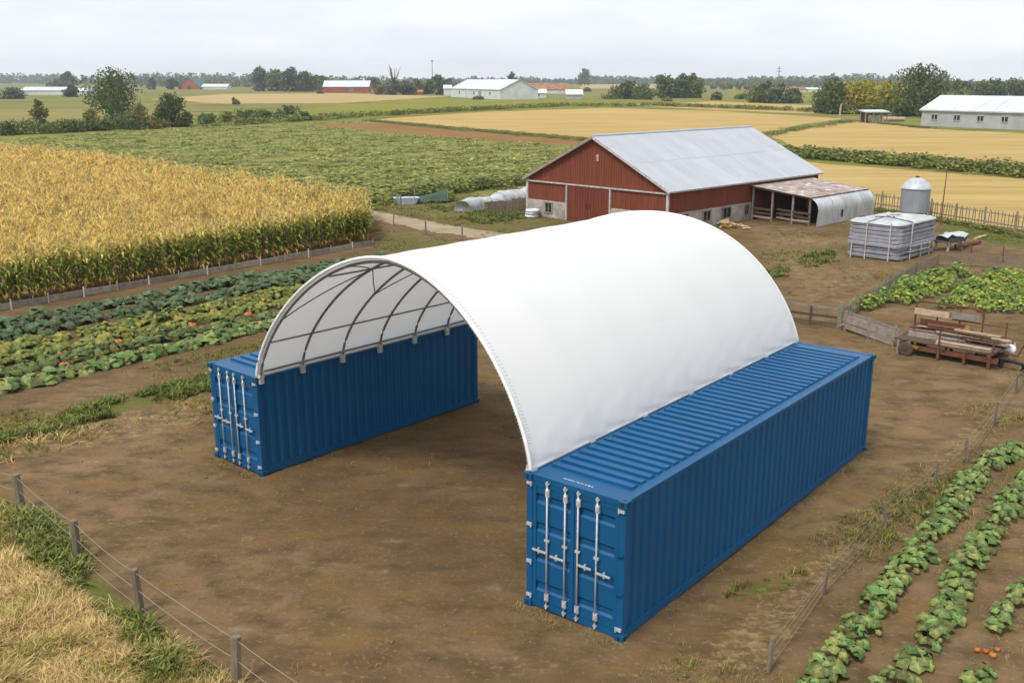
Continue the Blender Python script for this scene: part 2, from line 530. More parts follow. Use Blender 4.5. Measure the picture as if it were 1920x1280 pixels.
straw = np.zeros(len(X))
dark = np.zeros(len(X))
for P, w, a in ((P_verge, 0.5, 0.85), (P_weed, 0.5, 0.55), (P_right2, 0.4, 0.55), (P_far2, 1.0, 0.8), (P_bank, 1.5, 0.5), (P_corner, 1.2, 0.5), (P_right1, 1.0, 0.30), (P_far1, 1.5, 0.34), (P_far3, 1.5, 0.30), (P_mid, 0.6, 0.33)):
    grass = np.maximum(grass, a * soft(X, Y, P, w))
for P, w, a in ((P_straw, 0.6, 1.0), (P_dry1, 0.7, 0.42), (P_right1, 1.0, 0.44), (P_far1, 1.5, 0.42), (P_far3, 1.5, 0.40), (P_mid, 0.7, 0.30), (P_bank, 2.0, 0.4), (P_weed, 0.8, 0.3)):
    straw = np.maximum(straw, a * soft(X, Y, P, w))
P_canopy_shade = GP((480, 900), (900, 740), (990, 870), (990, 1140), (700, 1100))  # ground shade below the canopy, painted into the dark mask
for P, w, a in ((P_squash, 0.8, 0.55), (P_canopy_shade, 2.5, 0.45)):
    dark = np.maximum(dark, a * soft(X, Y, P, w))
border = np.minimum.reduce([X - x0, x1 - X, Y - y0, y1 - Y])
Z = zf(X, Y)
Z = np.where(border < 1.5, Z * border / 1.5 + (GZ - 0.02) * (1 - border / 1.5), Z)
# soil ridges under the two planted plots
Zs = soft(X, Y, P_squash, 0.6)
V = np.stack([X, Y, Z + 0.01 * rng.standard_normal(len(X)) * (border > 1.5)], 1)
idx = np.arange(nx * ny).reshape(ny, nx)
F = np.stack([idx[:-1, :-1], idx[:-1, 1:], idx[1:, 1:], idx[1:, :-1]], -1).reshape(-1, 4)

cx_, cy_ = V[F].mean(1)[:, 0], V[F].mean(1)[:, 1]
P_wheatn = GP((1500, 300), (1535, 305), (1920, 334), (2150, 350), (2150, 462), (1920, 430), (1610, 388), (1480, 345))
F = F[~(inpoly(cx_, cy_, P_bean) | inpoly(cx_, cy_, P_wheatn))]

def yard_material():
    m = bpy.data.materials.new('trodden_earth')
    m.use_nodes = True
    N, L = m.node_tree.nodes, m.node_tree.links
    p = N['Principled BSDF']
    p.inputs['Roughness'].default_value = 0.95
    p.inputs['Specular IOR Level'].default_value = 0.08
    t = N.new('ShaderNodeTexCoord')
    def noise(sc, det=8, st=(1, 1, 1), rough=0.62, rot=0.0):
        mp = N.new('ShaderNodeMapping')
        mp.inputs['Scale'].default_value = st
        mp.inputs['Rotation'].default_value = (0, 0, rot)
        L.new(t.outputs['Object'], mp.inputs['Vector'])
        n = N.new('ShaderNodeTexNoise')
        n.inputs['Scale'].default_value = sc
        n.inputs['Detail'].default_value = det
        n.inputs['Roughness'].default_value = rough
        L.new(mp.outputs[0], n.inputs['Vector'])
        return n.outputs[0]
    def rng_(src, a, b, c=0.0, d=1.0):
        r = N.new('ShaderNodeMapRange')
        r.inputs['From Min'].default_value = a
        r.inputs['From Max'].default_value = b
        r.inputs['To Min'].default_value = c
        r.inputs['To Max'].default_value = d
        L.new(src, r.inputs['Value'])
        return r.outputs[0]
    def mix(f, a, b, mode='MIX'):
        x = N.new('ShaderNodeMix')
        x.data_type = 'RGBA'
        x.blend_type = mode
        for sock, val in ((x.inputs[0], f), (x.inputs[6], a), (x.inputs[7], b)):
            if isinstance(val, (int, float)):
                sock.default_value = val
            elif isinstance(val, tuple):
                sock.default_value = (*val, 1)
            else:
                L.new(val, sock)
        return x.outputs[2]
    def math_(op, a, b):
        x = N.new('ShaderNodeMath')
        x.operation = op
        for sock, val in ((x.inputs[0], a), (x.inputs[1], b)):
            if isinstance(val, (int, float)):
                sock.default_value = val
            else:
                L.new(val, sock)
        return x.outputs[0]
    at = N.new('ShaderNodeAttribute')
    at.attribute_name = 'tint'
    sep = N.new('ShaderNodeSeparateColor')
    L.new(at.outputs['Color'], sep.inputs[0])
    g, s, d = sep.outputs[0], sep.outputs[1], sep.outputs[2]
    fine = noise(9, 8)
    mid = noise(1.1, 9, (1.0, 1.55, 1), rot=0.35)
    big = noise(0.16, 6)
    c = mix(rng_(big, 0.38, 0.62), (0.128, 0.079, 0.036), (0.200, 0.134, 0.069))
    c = mix(rng_(mid, 0.44, 0.68), c, (0.088, 0.057, 0.027))
    c = mix(rng_(noise(0.33, 7), 0.50, 0.68, 0.0, 0.55), c, (0.078, 0.050, 0.023))
    c = mix(rng_(noise(0.45, 7, (1, 1.8, 1)), 0.52, 0.72), c, (0.170, 0.110, 0.036))
    c = mix(rng_(noise(0.8, 9, (1.4, 2.2, 1), rot=0.7), 0.60, 0.76, 0.0, 0.7), c, (0.29, 0.22, 0.14))
    c = mix(rng_(fine, 0.56, 0.76, 0.0, 0.75), c, (0.27, 0.205, 0.13))
    c = mix(rng_(noise(16, 4), 0.60, 0.72, 0.0, 0.6), c, (0.085, 0.055, 0.032))
    c = mix(math_('MULTIPLY', d, 0.8), c, (0.095, 0.060, 0.032))  # dark planted soil, and the shade painted under the canopy
    nb = math_('ADD', math_('MULTIPLY', noise(2.2, 8, (1, 1.6, 1)), 0.6), math_('MULTIPLY', fine, 0.4))
    sf = rng_(math_('ADD', math_('ADD', s, nb), -1.0), -0.12, 0.12)
    c = mix(sf, c, mix(fine, (0.20, 0.145, 0.065), (0.42, 0.315, 0.145)))
    nb2 = math_('ADD', math_('MULTIPLY', noise(1.7, 8, (1.4, 1, 1)), 0.6), math_('MULTIPLY', noise(12, 6), 0.4))
    gf = rng_(math_('ADD', math_('ADD', g, nb2), -1.0), -0.12, 0.12)
    c = mix(gf, c, mix(fine, (0.055, 0.075, 0.014), (0.145, 0.155, 0.035)))
    L.new(c, p.inputs['Base Color'])
    b = N.new('ShaderNodeBump')
    b.inputs['Distance'].default_value = 0.06
    b.inputs['Strength'].default_value = 0.9
    h = math_('ADD', math_('MULTIPLY', mid, 1.0), math_('MULTIPLY', fine, 0.55))
    L.new(h, b.inputs['Height'])
    L.new(b.outputs[0], p.inputs['Normal'])
    return m
yard_m = yard_material()
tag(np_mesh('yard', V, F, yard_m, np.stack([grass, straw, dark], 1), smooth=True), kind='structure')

road_m = mat('pale_dirt_track', (0.36, 0.29, 0.20), (0.27, 0.21, 0.135), 0.95, 0.6, spec=0.05, c3=(0.20, 0.165, 0.09), scale3=1.2, lo3=0.58, hi3=0.7, bump=0.03, bscale=4)
# the farm track from the corn's corner to the barn door
pts_t = GP((660, 396), (730, 409), (830, 428), (950, 446), (1080, 455))
b = MB()
for i, p in enumerate(pts_t):
    q = pts_t[min(i + 1, 4)] - pts_t[max(i - 1, 0)]
    n_ = Vector((-q.y, q.x, 0)).normalized()
    for s_ in (-1.55, -0.9, 0.0, 0.9, 1.55):
        b.v.append((p.x + n_.x * (s_ + rnd.uniform(-.15, .15)), p.y + n_.y * s_, 0.045 if abs(s_) < 1.5 else -0.03))
for i in range(4):
    for k in range(4):
        a = i * 5 + k
        b.f.append((a, a + 1, a + 6, a + 5))
tag(b.build('farm_track', road_m, smooth=True), kind='structure')

# far low hills
hill_m = mat('wooded_hill', (0.045, 0.065, 0.035), (0.075, 0.085, 0.045), 0.95, 0.01, detail=8)
def hill(xa, xb, y, hmax, seed):
    r = random.Random(seed)
    ph = [r.uniform(0, 6) for _ in range(5)]
    n = 60
    b = MB()
    for i in range(n + 1):
        x = xa + (xb - xa) * i / n
        t = i / n
        h = hmax * (0.55 + 0.25 * math.sin(5 * t + ph[0]) + 0.2 * math.sin(13 * t + ph[1])) * min(1, 6 * t, 6 * (1 - t))
        b.v += [(x, y - 330, GZ - 0.3), (x, y - 110, h * 0.55 + GZ - 0.3), (x, y, h + GZ - 0.3), (x, y + 200, h * 0.5 + GZ - 0.3), (x, y + 420, GZ - 0.3)]
    for i in range(n):
        for k in range(4):
            a = i * 5 + k
            b.f.append((a, a + 5, a + 6, a + 1))
    return tag(b.build('hills', hill_m, smooth=True), kind='structure')
hill(-2600, -300, 3300, 26, 1)
hill(-700, 1500, 3500, 17, 2)
hill(300, 2900, 3300, 20, 5)

# ------------------------------------------------------------------ the two containers
BOX_R = (0.25274, 16.24678, 0.67964, 11.599, 2.097, 2.59)      # x, y, yaw, length, width, height
BOX_L = (-7.56148, 23.56386, 0.72411, 7.590, 2.040, 2.50)

def corrugated(ax0, ax1, pitch, lo, hi, depth, place):
    """trapezoidal ribs along one axis; place(a, across, out) -> point"""
    b = MB()
    n = max(1, round((ax1 - ax0) / pitch))
    p = (ax1 - ax0) / n
    prof = [(ax0, 0.0)]
    for i in range(n):
        a = ax0 + i * p
        prof += [(a + p * 0.16, 0.0), (a + p * 0.34, depth), (a + p * 0.66, depth), (a + p * 0.84, 0.0)]
    prof.append((ax1, 0.0))
    for a, d in prof:
        b.v += [place(a, lo, d), place(a, hi, d)]
    for i in range(len(prof) - 1):
        b.f.append((2 * i, 2 * i + 2, 2 * i + 3, 2 * i + 1))
    return b

def container(spec, label, hinge_sides):
    x, y, yaw, L, w, h = spec
    t = thing('shipping_container', (x, y, 0), -yaw, label, 'container', 'blue shipping containers under the white canopy')
    bl = M['blue']
    P = lambda n, b, m=bl, par=t: b.build(n, m, par)
    # frame
    for px in (0.075, w - 0.075):
        for py in (0.07, L - 0.07):
            P('corner_post', MB().box((px, py, h / 2), (0.13, 0.13, h - 0.236)))
            for z in (0.06, h - 0.06):
                c = MB().box((px + (0.012 if px > w / 2 else -0.012), py + (-0.02 if py < 1 else 0.02), z), (0.165, 0.175, 0.118))
                cc = P('corner_casting', c)
                sgn = -1 if py < 1 else 1
                MB().box((px + (0.012 if px > w / 2 else -0.012), py + sgn * 0.107, z), (0.055, 0.006, 0.07)).build('slot', M['black'], cc)
                sx = 1 if px > w / 2 else -1
                MB().box((px + sx * 0.094, py + sgn * 0.02, z), (0.006, 0.055, 0.07)).build('slot', M['black'], cc)
                if z > 1:
                    MB().box((px + sx * 0.012, py + sgn * 0.02, z + 0.0595), (0.07, 0.045, 0.004)).build('slot', M['black'], cc)
    for px in (0.05, w - 0.05):
        P('bottom_rail', MB().box((px, L / 2, 0.115), (0.075, L - 0.30, 0.16)))
        P('top_rail', MB().box((px, L / 2, h - 0.05), (0.07, L - 0.30, 0.075)))
    for side, px, s in ((0, 0.03, -1), (1, w - 0.03, 1)):
        b = corrugated(0.135, L - 0.135, 0.272, 0.19, h - 0.085, -0.036, lambda a, z, d, px=px, s=s: (px + s * d, a, z))
        P('side_panel', b)
    P('header_beam', MB().box((w / 2, 0.06, h - 0.065), (w - 0.19, 0.11, 0.115)))
    P('header_beam', MB().box((w / 2, L - 0.06, h - 0.065), (w - 0.19, 0.11, 0.115)))
    P('door_sill', MB().box((w / 2, 0.06, 0.10), (w - 0.19, 0.11, 0.13)))
    P('door_sill', MB().box((w / 2, L - 0.06, 0.10), (w - 0.19, 0.11, 0.13)))
    P('end_panel', corrugated(0.14, w - 0.14, 0.25, 0.16, h - 0.12, 0.036, lambda a, z, d: (a, L - 0.05 - d, z)))
    P('floor', MB().box((w / 2, L / 2, 0.19), (w - 0.16, L - 0.2, 0.03)))
    # roof: flat sheet with raised cross ribs that end short of the rails
    r = MB()
    zt = h - 0.03
    r.box((w / 2, L / 2, zt), (w - 0.10, L - 0.10, 0.03))
    n = round((L - 0.9) / 0.285)
    p = (L - 0.9) / n
    for i in range(n):
        ya = 0.50 + i * p
        z0_, z1_ = zt + 0.0155, zt + 0.062
        xa, xb = 0.16, w - 0.22
        V = []
        for (yy, zz, ins) in ((ya + 0.02, z0_, 0), (ya + 0.025, z1_, 0.01), (ya + p - 0.12, z1_, 0.01), (ya + p - 0.06, z0_, 0)):
            V += [(xa + ins, yy, zz), (xb - ins, yy, zz)]
        r.add(V, [(0, 1, 3, 2), (2, 3, 5, 4), (4, 5, 7, 6), (0, 2, 4, 6), (1, 7, 5, 3)])
    roof = P('roof_panel', r)
    if hinge_sides == 'marked':
        b = MB()
        rr = random.Random(3)
        xx = w * 0.33
        while xx < w * 0.62:
            ww = rr.uniform(0.02, 0.05)
            b.box((xx, 0.20, zt + 0.0175), (ww, rr.uniform(0.02, 0.045), 0.003))
            xx += ww + rr.uniform(0.01, 0.03)
        b.build('stencil_marking', M['stencil'], roof)
    # doors
    zb, zt2 = 0.175, h - 0.13
    for side in (0, 1):
        xa, xb = (0.145, w / 2 - 0.008) if side == 0 else (w / 2 + 0.008, w - 0.145)
        d = MB()
        fr = 0.075
        d.box(((xa + xb) / 2, 0.035, zb + fr / 2), (xb - xa, 0.05, fr))
        d.box(((xa + xb) / 2, 0.035, zt2 - fr / 2), (xb - xa, 0.05, fr))
        d.box((xa + fr / 2, 0.035, (zb + zt2) / 2), (fr, 0.05, zt2 - zb - 2 * fr))
        d.box((xb - fr / 2, 0.035, (zb + zt2) / 2), (fr, 0.05, zt2 - zb - 2 * fr))
        prof = [(zb + fr, 0.022)]
        H = zt2 - zb
        for f in (0.12, 0.375, 0.625, 0.865):
            zc = zb + f * H
            prof += [(zc - 0.095, 0.022), (zc - 0.055, 0.062), (zc + 0.055, 0.062), (zc + 0.095, 0.022)]
        prof.append((zt2 - fr, 0.022))
        n0 = len(d.v)
        for z, yy in prof:
            d.v += [(xa + fr, yy, z), (xb - fr, yy, z)]
        for i in range(len(prof) - 1):
            d.f.append((n0 + 2 * i, n0 + 2 * i + 1, n0 + 2 * i + 3, n0 + 2 * i + 2))
        door = d.build('door', bl, t)
        MB().box((w / 2 if side else xa - 0.006, 0.035, (zb + zt2) / 2), (0.012, 0.03, zt2 - zb)).build('gasket', M['gasket'], door)
        fx = (0.232, 0.417) if side == 0 else (0.548, 0.735)
        gal = M['galv']
        for k, f in enumerate(fx):
            xr = f * w
            MB().tube([(xr, -0.028, 0.10), (xr, -0.028, h - 0.075)], 0.017, 8).build('lock_rod', gal, door, smooth=True)
            for zc, sg in ((0.30, 1), (h - 0.27, -1)):
                MB().box((xr + 0.004, -0.02, zc), (0.08, 0.04, 0.14)).box((xr + 0.004, -0.042, zc), (0.042, 0.026, 0.09)).build('rod_guide', gal, door)
            for zc in (0.125, h - 0.10):
                MB().box((xr, -0.022, zc), (0.07, 0.04, 0.028)).tube([(xr, -0.035, zc - 0.045), (xr, -0.035, zc + 0.045)], 0.02, 6).build('cam_lock', gal, door)
            zg = h * 0.545
            MB().box((xr, -0.022, zg), (0.10, 0.04, 0.04)).build('rod_clamp', gal, door)
            sg = -1 if side == 0 else 1
            zh = h * (0.455 if k == 0 else 0.445)
            e = xr + sg * 0.30
            hb = MB().beam((xr, -0.045, zh), (e, -0.05, zh - 0.0), 0.022, 0.035)
            hb.box((xr + sg * 0.17, -0.035, zh), (0.028, 0.035, 0.11))
            hb.build('handle', gal, door)
        hx = 0.085 if side == 0 else w - 0.085
        for q, f in enumerate((0.085, 0.345, 0.625, 0.93)):
            zz = h * f
            m_ = gal if (side == 0 or spec is BOX_L or q in (0, 3)) else bl
            MB().box((hx, -0.012, zz), (0.115, 0.035, 0.055)).tube([(hx + (0.045 if side == 0 else -0.045), -0.03, zz - 0.045), (hx + (0.045 if side == 0 else -0.045), -0.03, zz + 0.045)], 0.016, 6).build('hinge', m_, door)
    return t

container(BOX_R, 'long blue shipping container nearest the camera, under the right foot of the canopy', 'marked')
container(BOX_L, 'shorter blue shipping container farther back, under the left foot of the canopy', '')

# ------------------------------------------------------------------ the arched canopy
def corner(spec, s, tt, z):
    x, y, a, L, w, h = spec
    return Vector((x + s * math.cos(a) + tt * math.sin(a), y - s * math.sin(a) + tt * math.cos(a), z))
A0, A1 = corner(BOX_L, BOX_L[4] - 0.03, 0.06, BOX_L[5] + 0.02), corner(BOX_L, BOX_L[4] - 0.03, BOX_L[3] - 0.05, BOX_L[5] + 0.02)
B0, B1 = corner(BOX_R, 0.05, 0.06, BOX_R[5] + 0.02), corner(BOX_R, 0.05, BOX_R[3] - 0.05, BOX_R[5] + 0.02)
DR = Vector((math.sin(BOX_R[2]), math.cos(BOX_R[2]), 0))

def arch(t, th, off=0.0):
    a, b_ = A0.lerp(A1, t), B0.lerp(B1, t)
    mixt = lambda p, q: p + (q - p) * t
    Hh = mixt(3.3545, 3.3375) - 0.017 * t * (1 - t) - off
    k, c = mixt(0.069, 0.0724), mixt(0.029, -0.0132)
    sn, cs = math.sin(th), math.cos(th)
    s = 0.5 - 0.5 * math.copysign(abs(cs) ** mixt(1.08, 1.006), cs) + k * sn * sn
    span = (b_ - a).length
    s = 0.5 + (s - 0.5) * (1 - 2 * off / span)
    p = a.lerp(b_, s) + DR * (-0.4514 * t * sn)
    return Vector((p.x, p.y, p.z + Hh * max(0, sn) ** mixt(1.39, 1.4012) * (1 + c * cs)))

ctr = (A0 + A1 + B0 + B1) / 4
can = thing('canopy', (ctr.x, ctr.y, 0), 0, 'big white arched fabric canopy spanning the two blue containers', 'canopy')
NT, NS = 72, 88
NR = 6
V, Fc = [], []
for i in range(NT + 1):
    t = i / NT
    sag = abs(math.sin(math.pi * NR * t))
    for j in range(NS + 1):
        th = math.pi * j / NS
        p = arch(t, th)
        n_ = (p - (arch(t, th, 0.3))).normalized()
        lowside = max(0.0, 1 - min(j, NS - j) / (NS * 0.16))
        wr = 0.009 * lowside * math.sin(61 * t + 6 * math.sin(th * 9)) + 0.007 * lowside * math.sin(143 * t + 2.0 + 23 * th)
        p = p - n_ * (0.012 * sag * math.sin(th) ** 0.6) + n_ * wr
        V.append(p - Vector((ctr.x, ctr.y, 0)))
for i in range(NT):
    for j in range(NS):
        a = i * (NS + 1) + j
        Fc.append((a, a + 1, a + NS + 2, a + NS + 1))
cov = np_mesh('cover', np.array([tuple(p) for p in V]), np.array(Fc), M['fabric'], parent=can, smooth=True)
org = (ctr.x, ctr.y, 0)
def cpart(b, name, m, smooth=True, par=can):
    o = b.build(name, m, par, smooth)
    o.data.transform(Matrix.Translation((-ctr.x, -ctr.y, 0)))
    return o
for t, nm in ((0.0, 'front_hem'), (1.0, 'rear_hem')):
    cpart(MB().tube([arch(t, math.pi * j / 80, -0.012) + DR * (-0.015 if t == 0 else 0.015) for j in range(81)], 0.034, 8), nm, M['hem'])
# rope lacing along the front edge
b = MB()
for j in range(4, 156):
    th = math.pi * j / 160
    p = arch(0.0, th, 0.03)
    q = arch(0.014, th + 0.012, -0.006)
    b.tube([p - DR * 0.05, q], 0.006, 4, cap=False)
cpart(b, 'lacing', M['rope'], False)
# strip added for the shading change low on the cover, right side
for fr in (0.80,):
    pts = [arch(i / 60, math.pi * fr, -0.004 + 0.020 * abs(math.sin(math.pi * NR * i / 60))) for i in range(61)]
    b = MB()
    for p in pts:
        b.v += [tuple(p), tuple(p + Vector((0.012, -0.010, -0.045)))]
    b.f = [(2 * i, 2 * i + 2, 2 * i + 3, 2 * i + 1) for i in range(60)]
    cpart(b, 'shading_strip', M['fabric'])
for i in range(NR + 1):
    t = min(max(i / NR, 0.006), 0.994)
    rb = cpart(MB().tube([arch(t, math.pi * (0.012 + 0.976 * j / 60), 0.085) for j in range(61)], 0.031, 8), 'rib', M['pipe'])
    for th in (0.0, math.pi):
        sgn = 1 if th == 0 else -1
        a = arch(t, th)
        spec = BOX_L if th == 0 else BOX_R
        ex = Vector((math.cos(spec[2]), -math.sin(spec[2]), 0)) * sgn
        bb = MB().box(a + ex * 0.07 + Vector((0, 0, -0.06)), (0.09, 0.11, 0.24), rz=-spec[2])
        bb.box(a + ex * 0.035 + Vector((0, 0, -0.02)), (0.16, 0.16, 0.02), rz=-spec[2])
        cpart(bb, 'foot_bracket', M['galv'], False, rb)
for fr in (0.03, 0.13, 0.345, 0.5, 0.655, 0.87, 0.97):
    cpart(MB().tube([arch(0.006 + 0.988 * i / 24, math.pi * fr, 0.125) for i in range(25)], 0.021 if fr not in (0.03, 0.97) else 0.03, 6), 'purlin', M['pipe'])
for (ta, fa, tb, fb) in ((0.0, .19, 1 / 6, .33), (0.0, .40, 1 / 6, .335), (1 / 6, .335, 2 / 6, .22), (2 / 6, .22, 0.5, .33), (.5, .33, 4 / 6, .22), (4 / 6, .22, 5 / 6, .33),
                         (0.0, .81, 1 / 6, .67), (1 / 6, .665, 2 / 6, .78), (2 / 6, .78, .5, .67), (.5, .67, 4 / 6, .78), (4 / 6, .78, 5 / 6, .67)):
    n = 12
    cpart(MB().tube([arch(ta + (tb - ta) * i / n, math.pi * (fa + (fb - fa) * i / n), 0.10) for i in range(n + 1)], 0.014, 5), 'brace', M['cable'])
for a, b_ in ((A0, A1), (B0, B1)):
    cpart(MB().beam(a + Vector((0, 0, -0.0)), b_ + Vector((0, 0, 0)), 0.05, 0.03), 'base_rail', M['galv'], False)

# ------------------------------------------------------------------ the red barn
bx, by, ba, bw, bL, be, br = 9.717, 61.445, 0.796, 12.222, 18.421, 2.75, 5.70
barn = thing('barn', (bx, by, 0), -ba, 'old red wooden barn with pale stone base and long grey metal roof', 'barn')
# local axes: x = across (0 at the right-hand wall, -bw at the left), y = along the ridge (0 at the gable seen)
SB = 1.15                                        # height of the stone base
def batten_wall(b, o, ex, length, ztop, zbot, pitch=0.21, proud=0.018, nrm=(0, -1)):
    """boards as one sheet with battens standing proud; ztop(s) gives the top"""
    n = int(length / pitch)
    p = length / n
    for i in range(n):
        s0, s1 = i * p, (i + 1) * p
        q0 = rnd.uniform(0, 0.012)
        P = []
        for s in (s0 + 0.008, s1 - 0.008):
            for dz in (0, 1):
                z = zbot if dz == 0 else ztop(s)
                P.append((o[0] + ex[0] * s + nrm[0] * q0, o[1] + ex[1] * s + nrm[1] * q0, z))
        b.add(P, [(0, 2, 3, 1)])
        s = s1
        P = []
        for ss, qq in ((s - 0.022, 0), (s - 0.018, proud + 0.012), (s + 0.018, proud + 0.012), (s + 0.022, 0)):
            for dz in (0, 1):
                z = zbot if dz == 0 else ztop(min(max(ss, 0), length))
                P.append((o[0] + ex[0] * ss + nrm[0] * qq, o[1] + ex[1] * ss + nrm[1] * qq, z))
        b.add(P, [(0, 2, 3, 1), (2, 4, 5, 3), (4, 6, 7, 5)])
    return b
def gable_z(s):
    return be + (br - be) * (1 - abs(s - bw / 2) / (bw / 2)) - 0.06
# core volume a little behind the boards
core = MB()
g = 0.03
core.add([(-bw + g, g, 0), (-g, g, 0), (-g, g, be - .08), (-bw / 2, g, br - .1), (-bw + g, g, be - .08), (-bw + g, bL - g, 0), (-g, bL - g, 0), (-g, bL - g, be - .08), (-bw / 2, bL - g, br - .1), (-bw + g, bL - g, be - .08)],
         [(0, 1, 2, 3, 4), (9, 8, 7, 6, 5), (1, 6, 7, 2), (0, 4, 9, 5)])
core.build('inner_wall', M['darkwood'], barn)
dl, dr = bw * 0.315, bw * 0.62                      # the doorway, from the left corner
gb = batten_wall(MB(), (-bw, -0.0), (1, 0), bw, gable_z, be - 0.30)
gb.build('gable_wall', M['red'], barn)
batten_wall(MB(), (-bw, -0.03), (1, 0), dl, lambda s: be - 0.34, SB).build('front_boards', M['red'], barn)
batten_wall(MB(), (-bw + dr, -0.03), (1, 0), bw - dr, lambda s: be - 0.34, SB).build('front_boards', M['red'], barn)
sw = batten_wall(MB(), (0.0, 0.0), (0, 1), bL, lambda s: be - 0.05, 0.02, nrm=(1, 0))
sw.build('side_wall', M['red'], barn)
sl = batten_wall(MB(), (-bw, 0.0), (0, 1), bL, lambda s: be - 0.05, SB, nrm=(-1, 0))
sl.build('side_wall', M['red'], barn)
bk = batten_wall(MB(), (-bw, bL), (1, 0), bw, gable_z, 0.0, nrm=(0, 1))
bk.build('rear_gable_wall', M['red'], barn)
def stone_base(name, a, b_, nrm, thick=0.10, h=SB):
    n = max(2, int((Vector(b_) - Vector(a)).length / 0.7))
    mb_ = MB()
    a, b_ = Vector((*a, 0)), Vector((*b_, 0))
    nv = Vector((*nrm, 0))
    for r_ in range(3):
        for i in range(n + 1):
            p = a.lerp(b_, i / n) + nv * (thick + rnd.uniform(-.02, .02))
            z = (-0.1, h * 0.5, h)[r_] + (rnd.uniform(-.03, .03) if r_ else 0)
            mb_.v.append((p.x, p.y, z))
    for i in range(n + 1):
        p = a.lerp(b_, i / n)
        mb_.v.append((p.x, p.y, h + 0.02))
    for r_ in range(3):
        for i in range(n):
            q = r_ * (n + 1) + i
            mb_.f.append((q, q + 1, q + n + 2, q + n + 1))
    return mb_.build(name, M['stone'], barn)
stone_base('stone_base', (-bw - 0.08, -0.03), (-bw + dl - 0.08, -0.03), (0, -1))
stone_base('stone_base', (-bw + dr + 0.08, -0.03), (0.08, -0.03), (0, -1))
stone_base('stone_base', (0.0, -0.1), (0.0, 9.45), (1, 0))
stone_base('stone_base', (-bw, bL + .05), (-bw, -0.1), (-1, 0))
def barn_window(x, y, z, w, h, axis):
    if axis == 'x':
        f = MB().box((x, y, z), (w, 0.06, h)).build('window', M['glass'], barn)
        bb = MB().box((x, y - .02, z + h / 2 + .04), (w + .14, 0.07, .07)).box((x, y - .02, z - h / 2 - .04), (w + .14, 0.07, .07)).box((x - w / 2 - .035, y - .02, z), (.07, 0.07, h)).box((x + w / 2 + .035, y - .02, z), (.07, 0.07, h)).box((x, y - .035, z), (.04, .03, h))
    else:
        f = MB().box((x, y, z), (0.06, w, h)).build('window', M['glass'], barn)
        bb = MB().box((x + .02, y, z + h / 2 + .04), (0.07, w + .14, .07)).box((x + .02, y, z - h / 2 - .04), (0.07, w + .14, .07)).box((x + .02, y - w / 2 - .035, z), (0.07, .07, h)).box((x + .02, y + w / 2 + .035, z), (0.07, .07, h)).box((x + .035, y, z), (.03, .04, h))
    bb.build('frame', M['palewood'], f)
barn_window(-bw + bw * .175, -0.15, 0.72, 0.55, 0.62, 'x')
for yy, ww in ((4.05, .75), (6.35, .85), (8.75, .45), (1.6, .7)):
    barn_window(0.12, yy, 0.72, ww, 0.62, 'y')
# sliding doors hung on a pale track
for i in range(2):
    xa, xb = -bw + dl + (dr - dl) / 2 * i + 0.02, -bw + dl + (dr - dl) / 2 * (i + 1) - 0.02
    b = batten_wall(MB(), (xa, -0.115), (1, 0), xb - xa, lambda s: be - 0.36, 0.04)
    b.box(((xa + xb) / 2, -0.085, 1.2), (xb - xa, 0.05, 2.34))
    d = b.build('door', M['reddoor'], barn)
    MB().box((xb - .12 if i == 0 else xa + .12, -0.165, 1.15), (.05, .05, .3)).build('handle', M['rust'], d)
MB().box((-bw / 2, -0.12, be - 0.30), (bw - 0.1, 0.10, 0.09)).build('door_track', M['trim'], barn)
for s in (dl - .06, dr + .06):
    MB().box((-bw + s, -0.13, (be - .35) / 2), (0.10, 0.12, be - 0.36)).build('door_post', M['trim'], barn)
for xx in (-bw - .02, 0.02):
    MB().box((xx, -0.06, be / 2 - .04), (0.16, 0.14, be - .1)).build('corner_board', M['trim'], barn)
MB().box((-bw / 2 + .35, -0.07, br - 1.35), (.16, .06, .42)).box((-bw / 2 + .25, -0.07, br - 1.25), (.10, .05, .12)).build('hay_hook', M['tanwood'], barn)
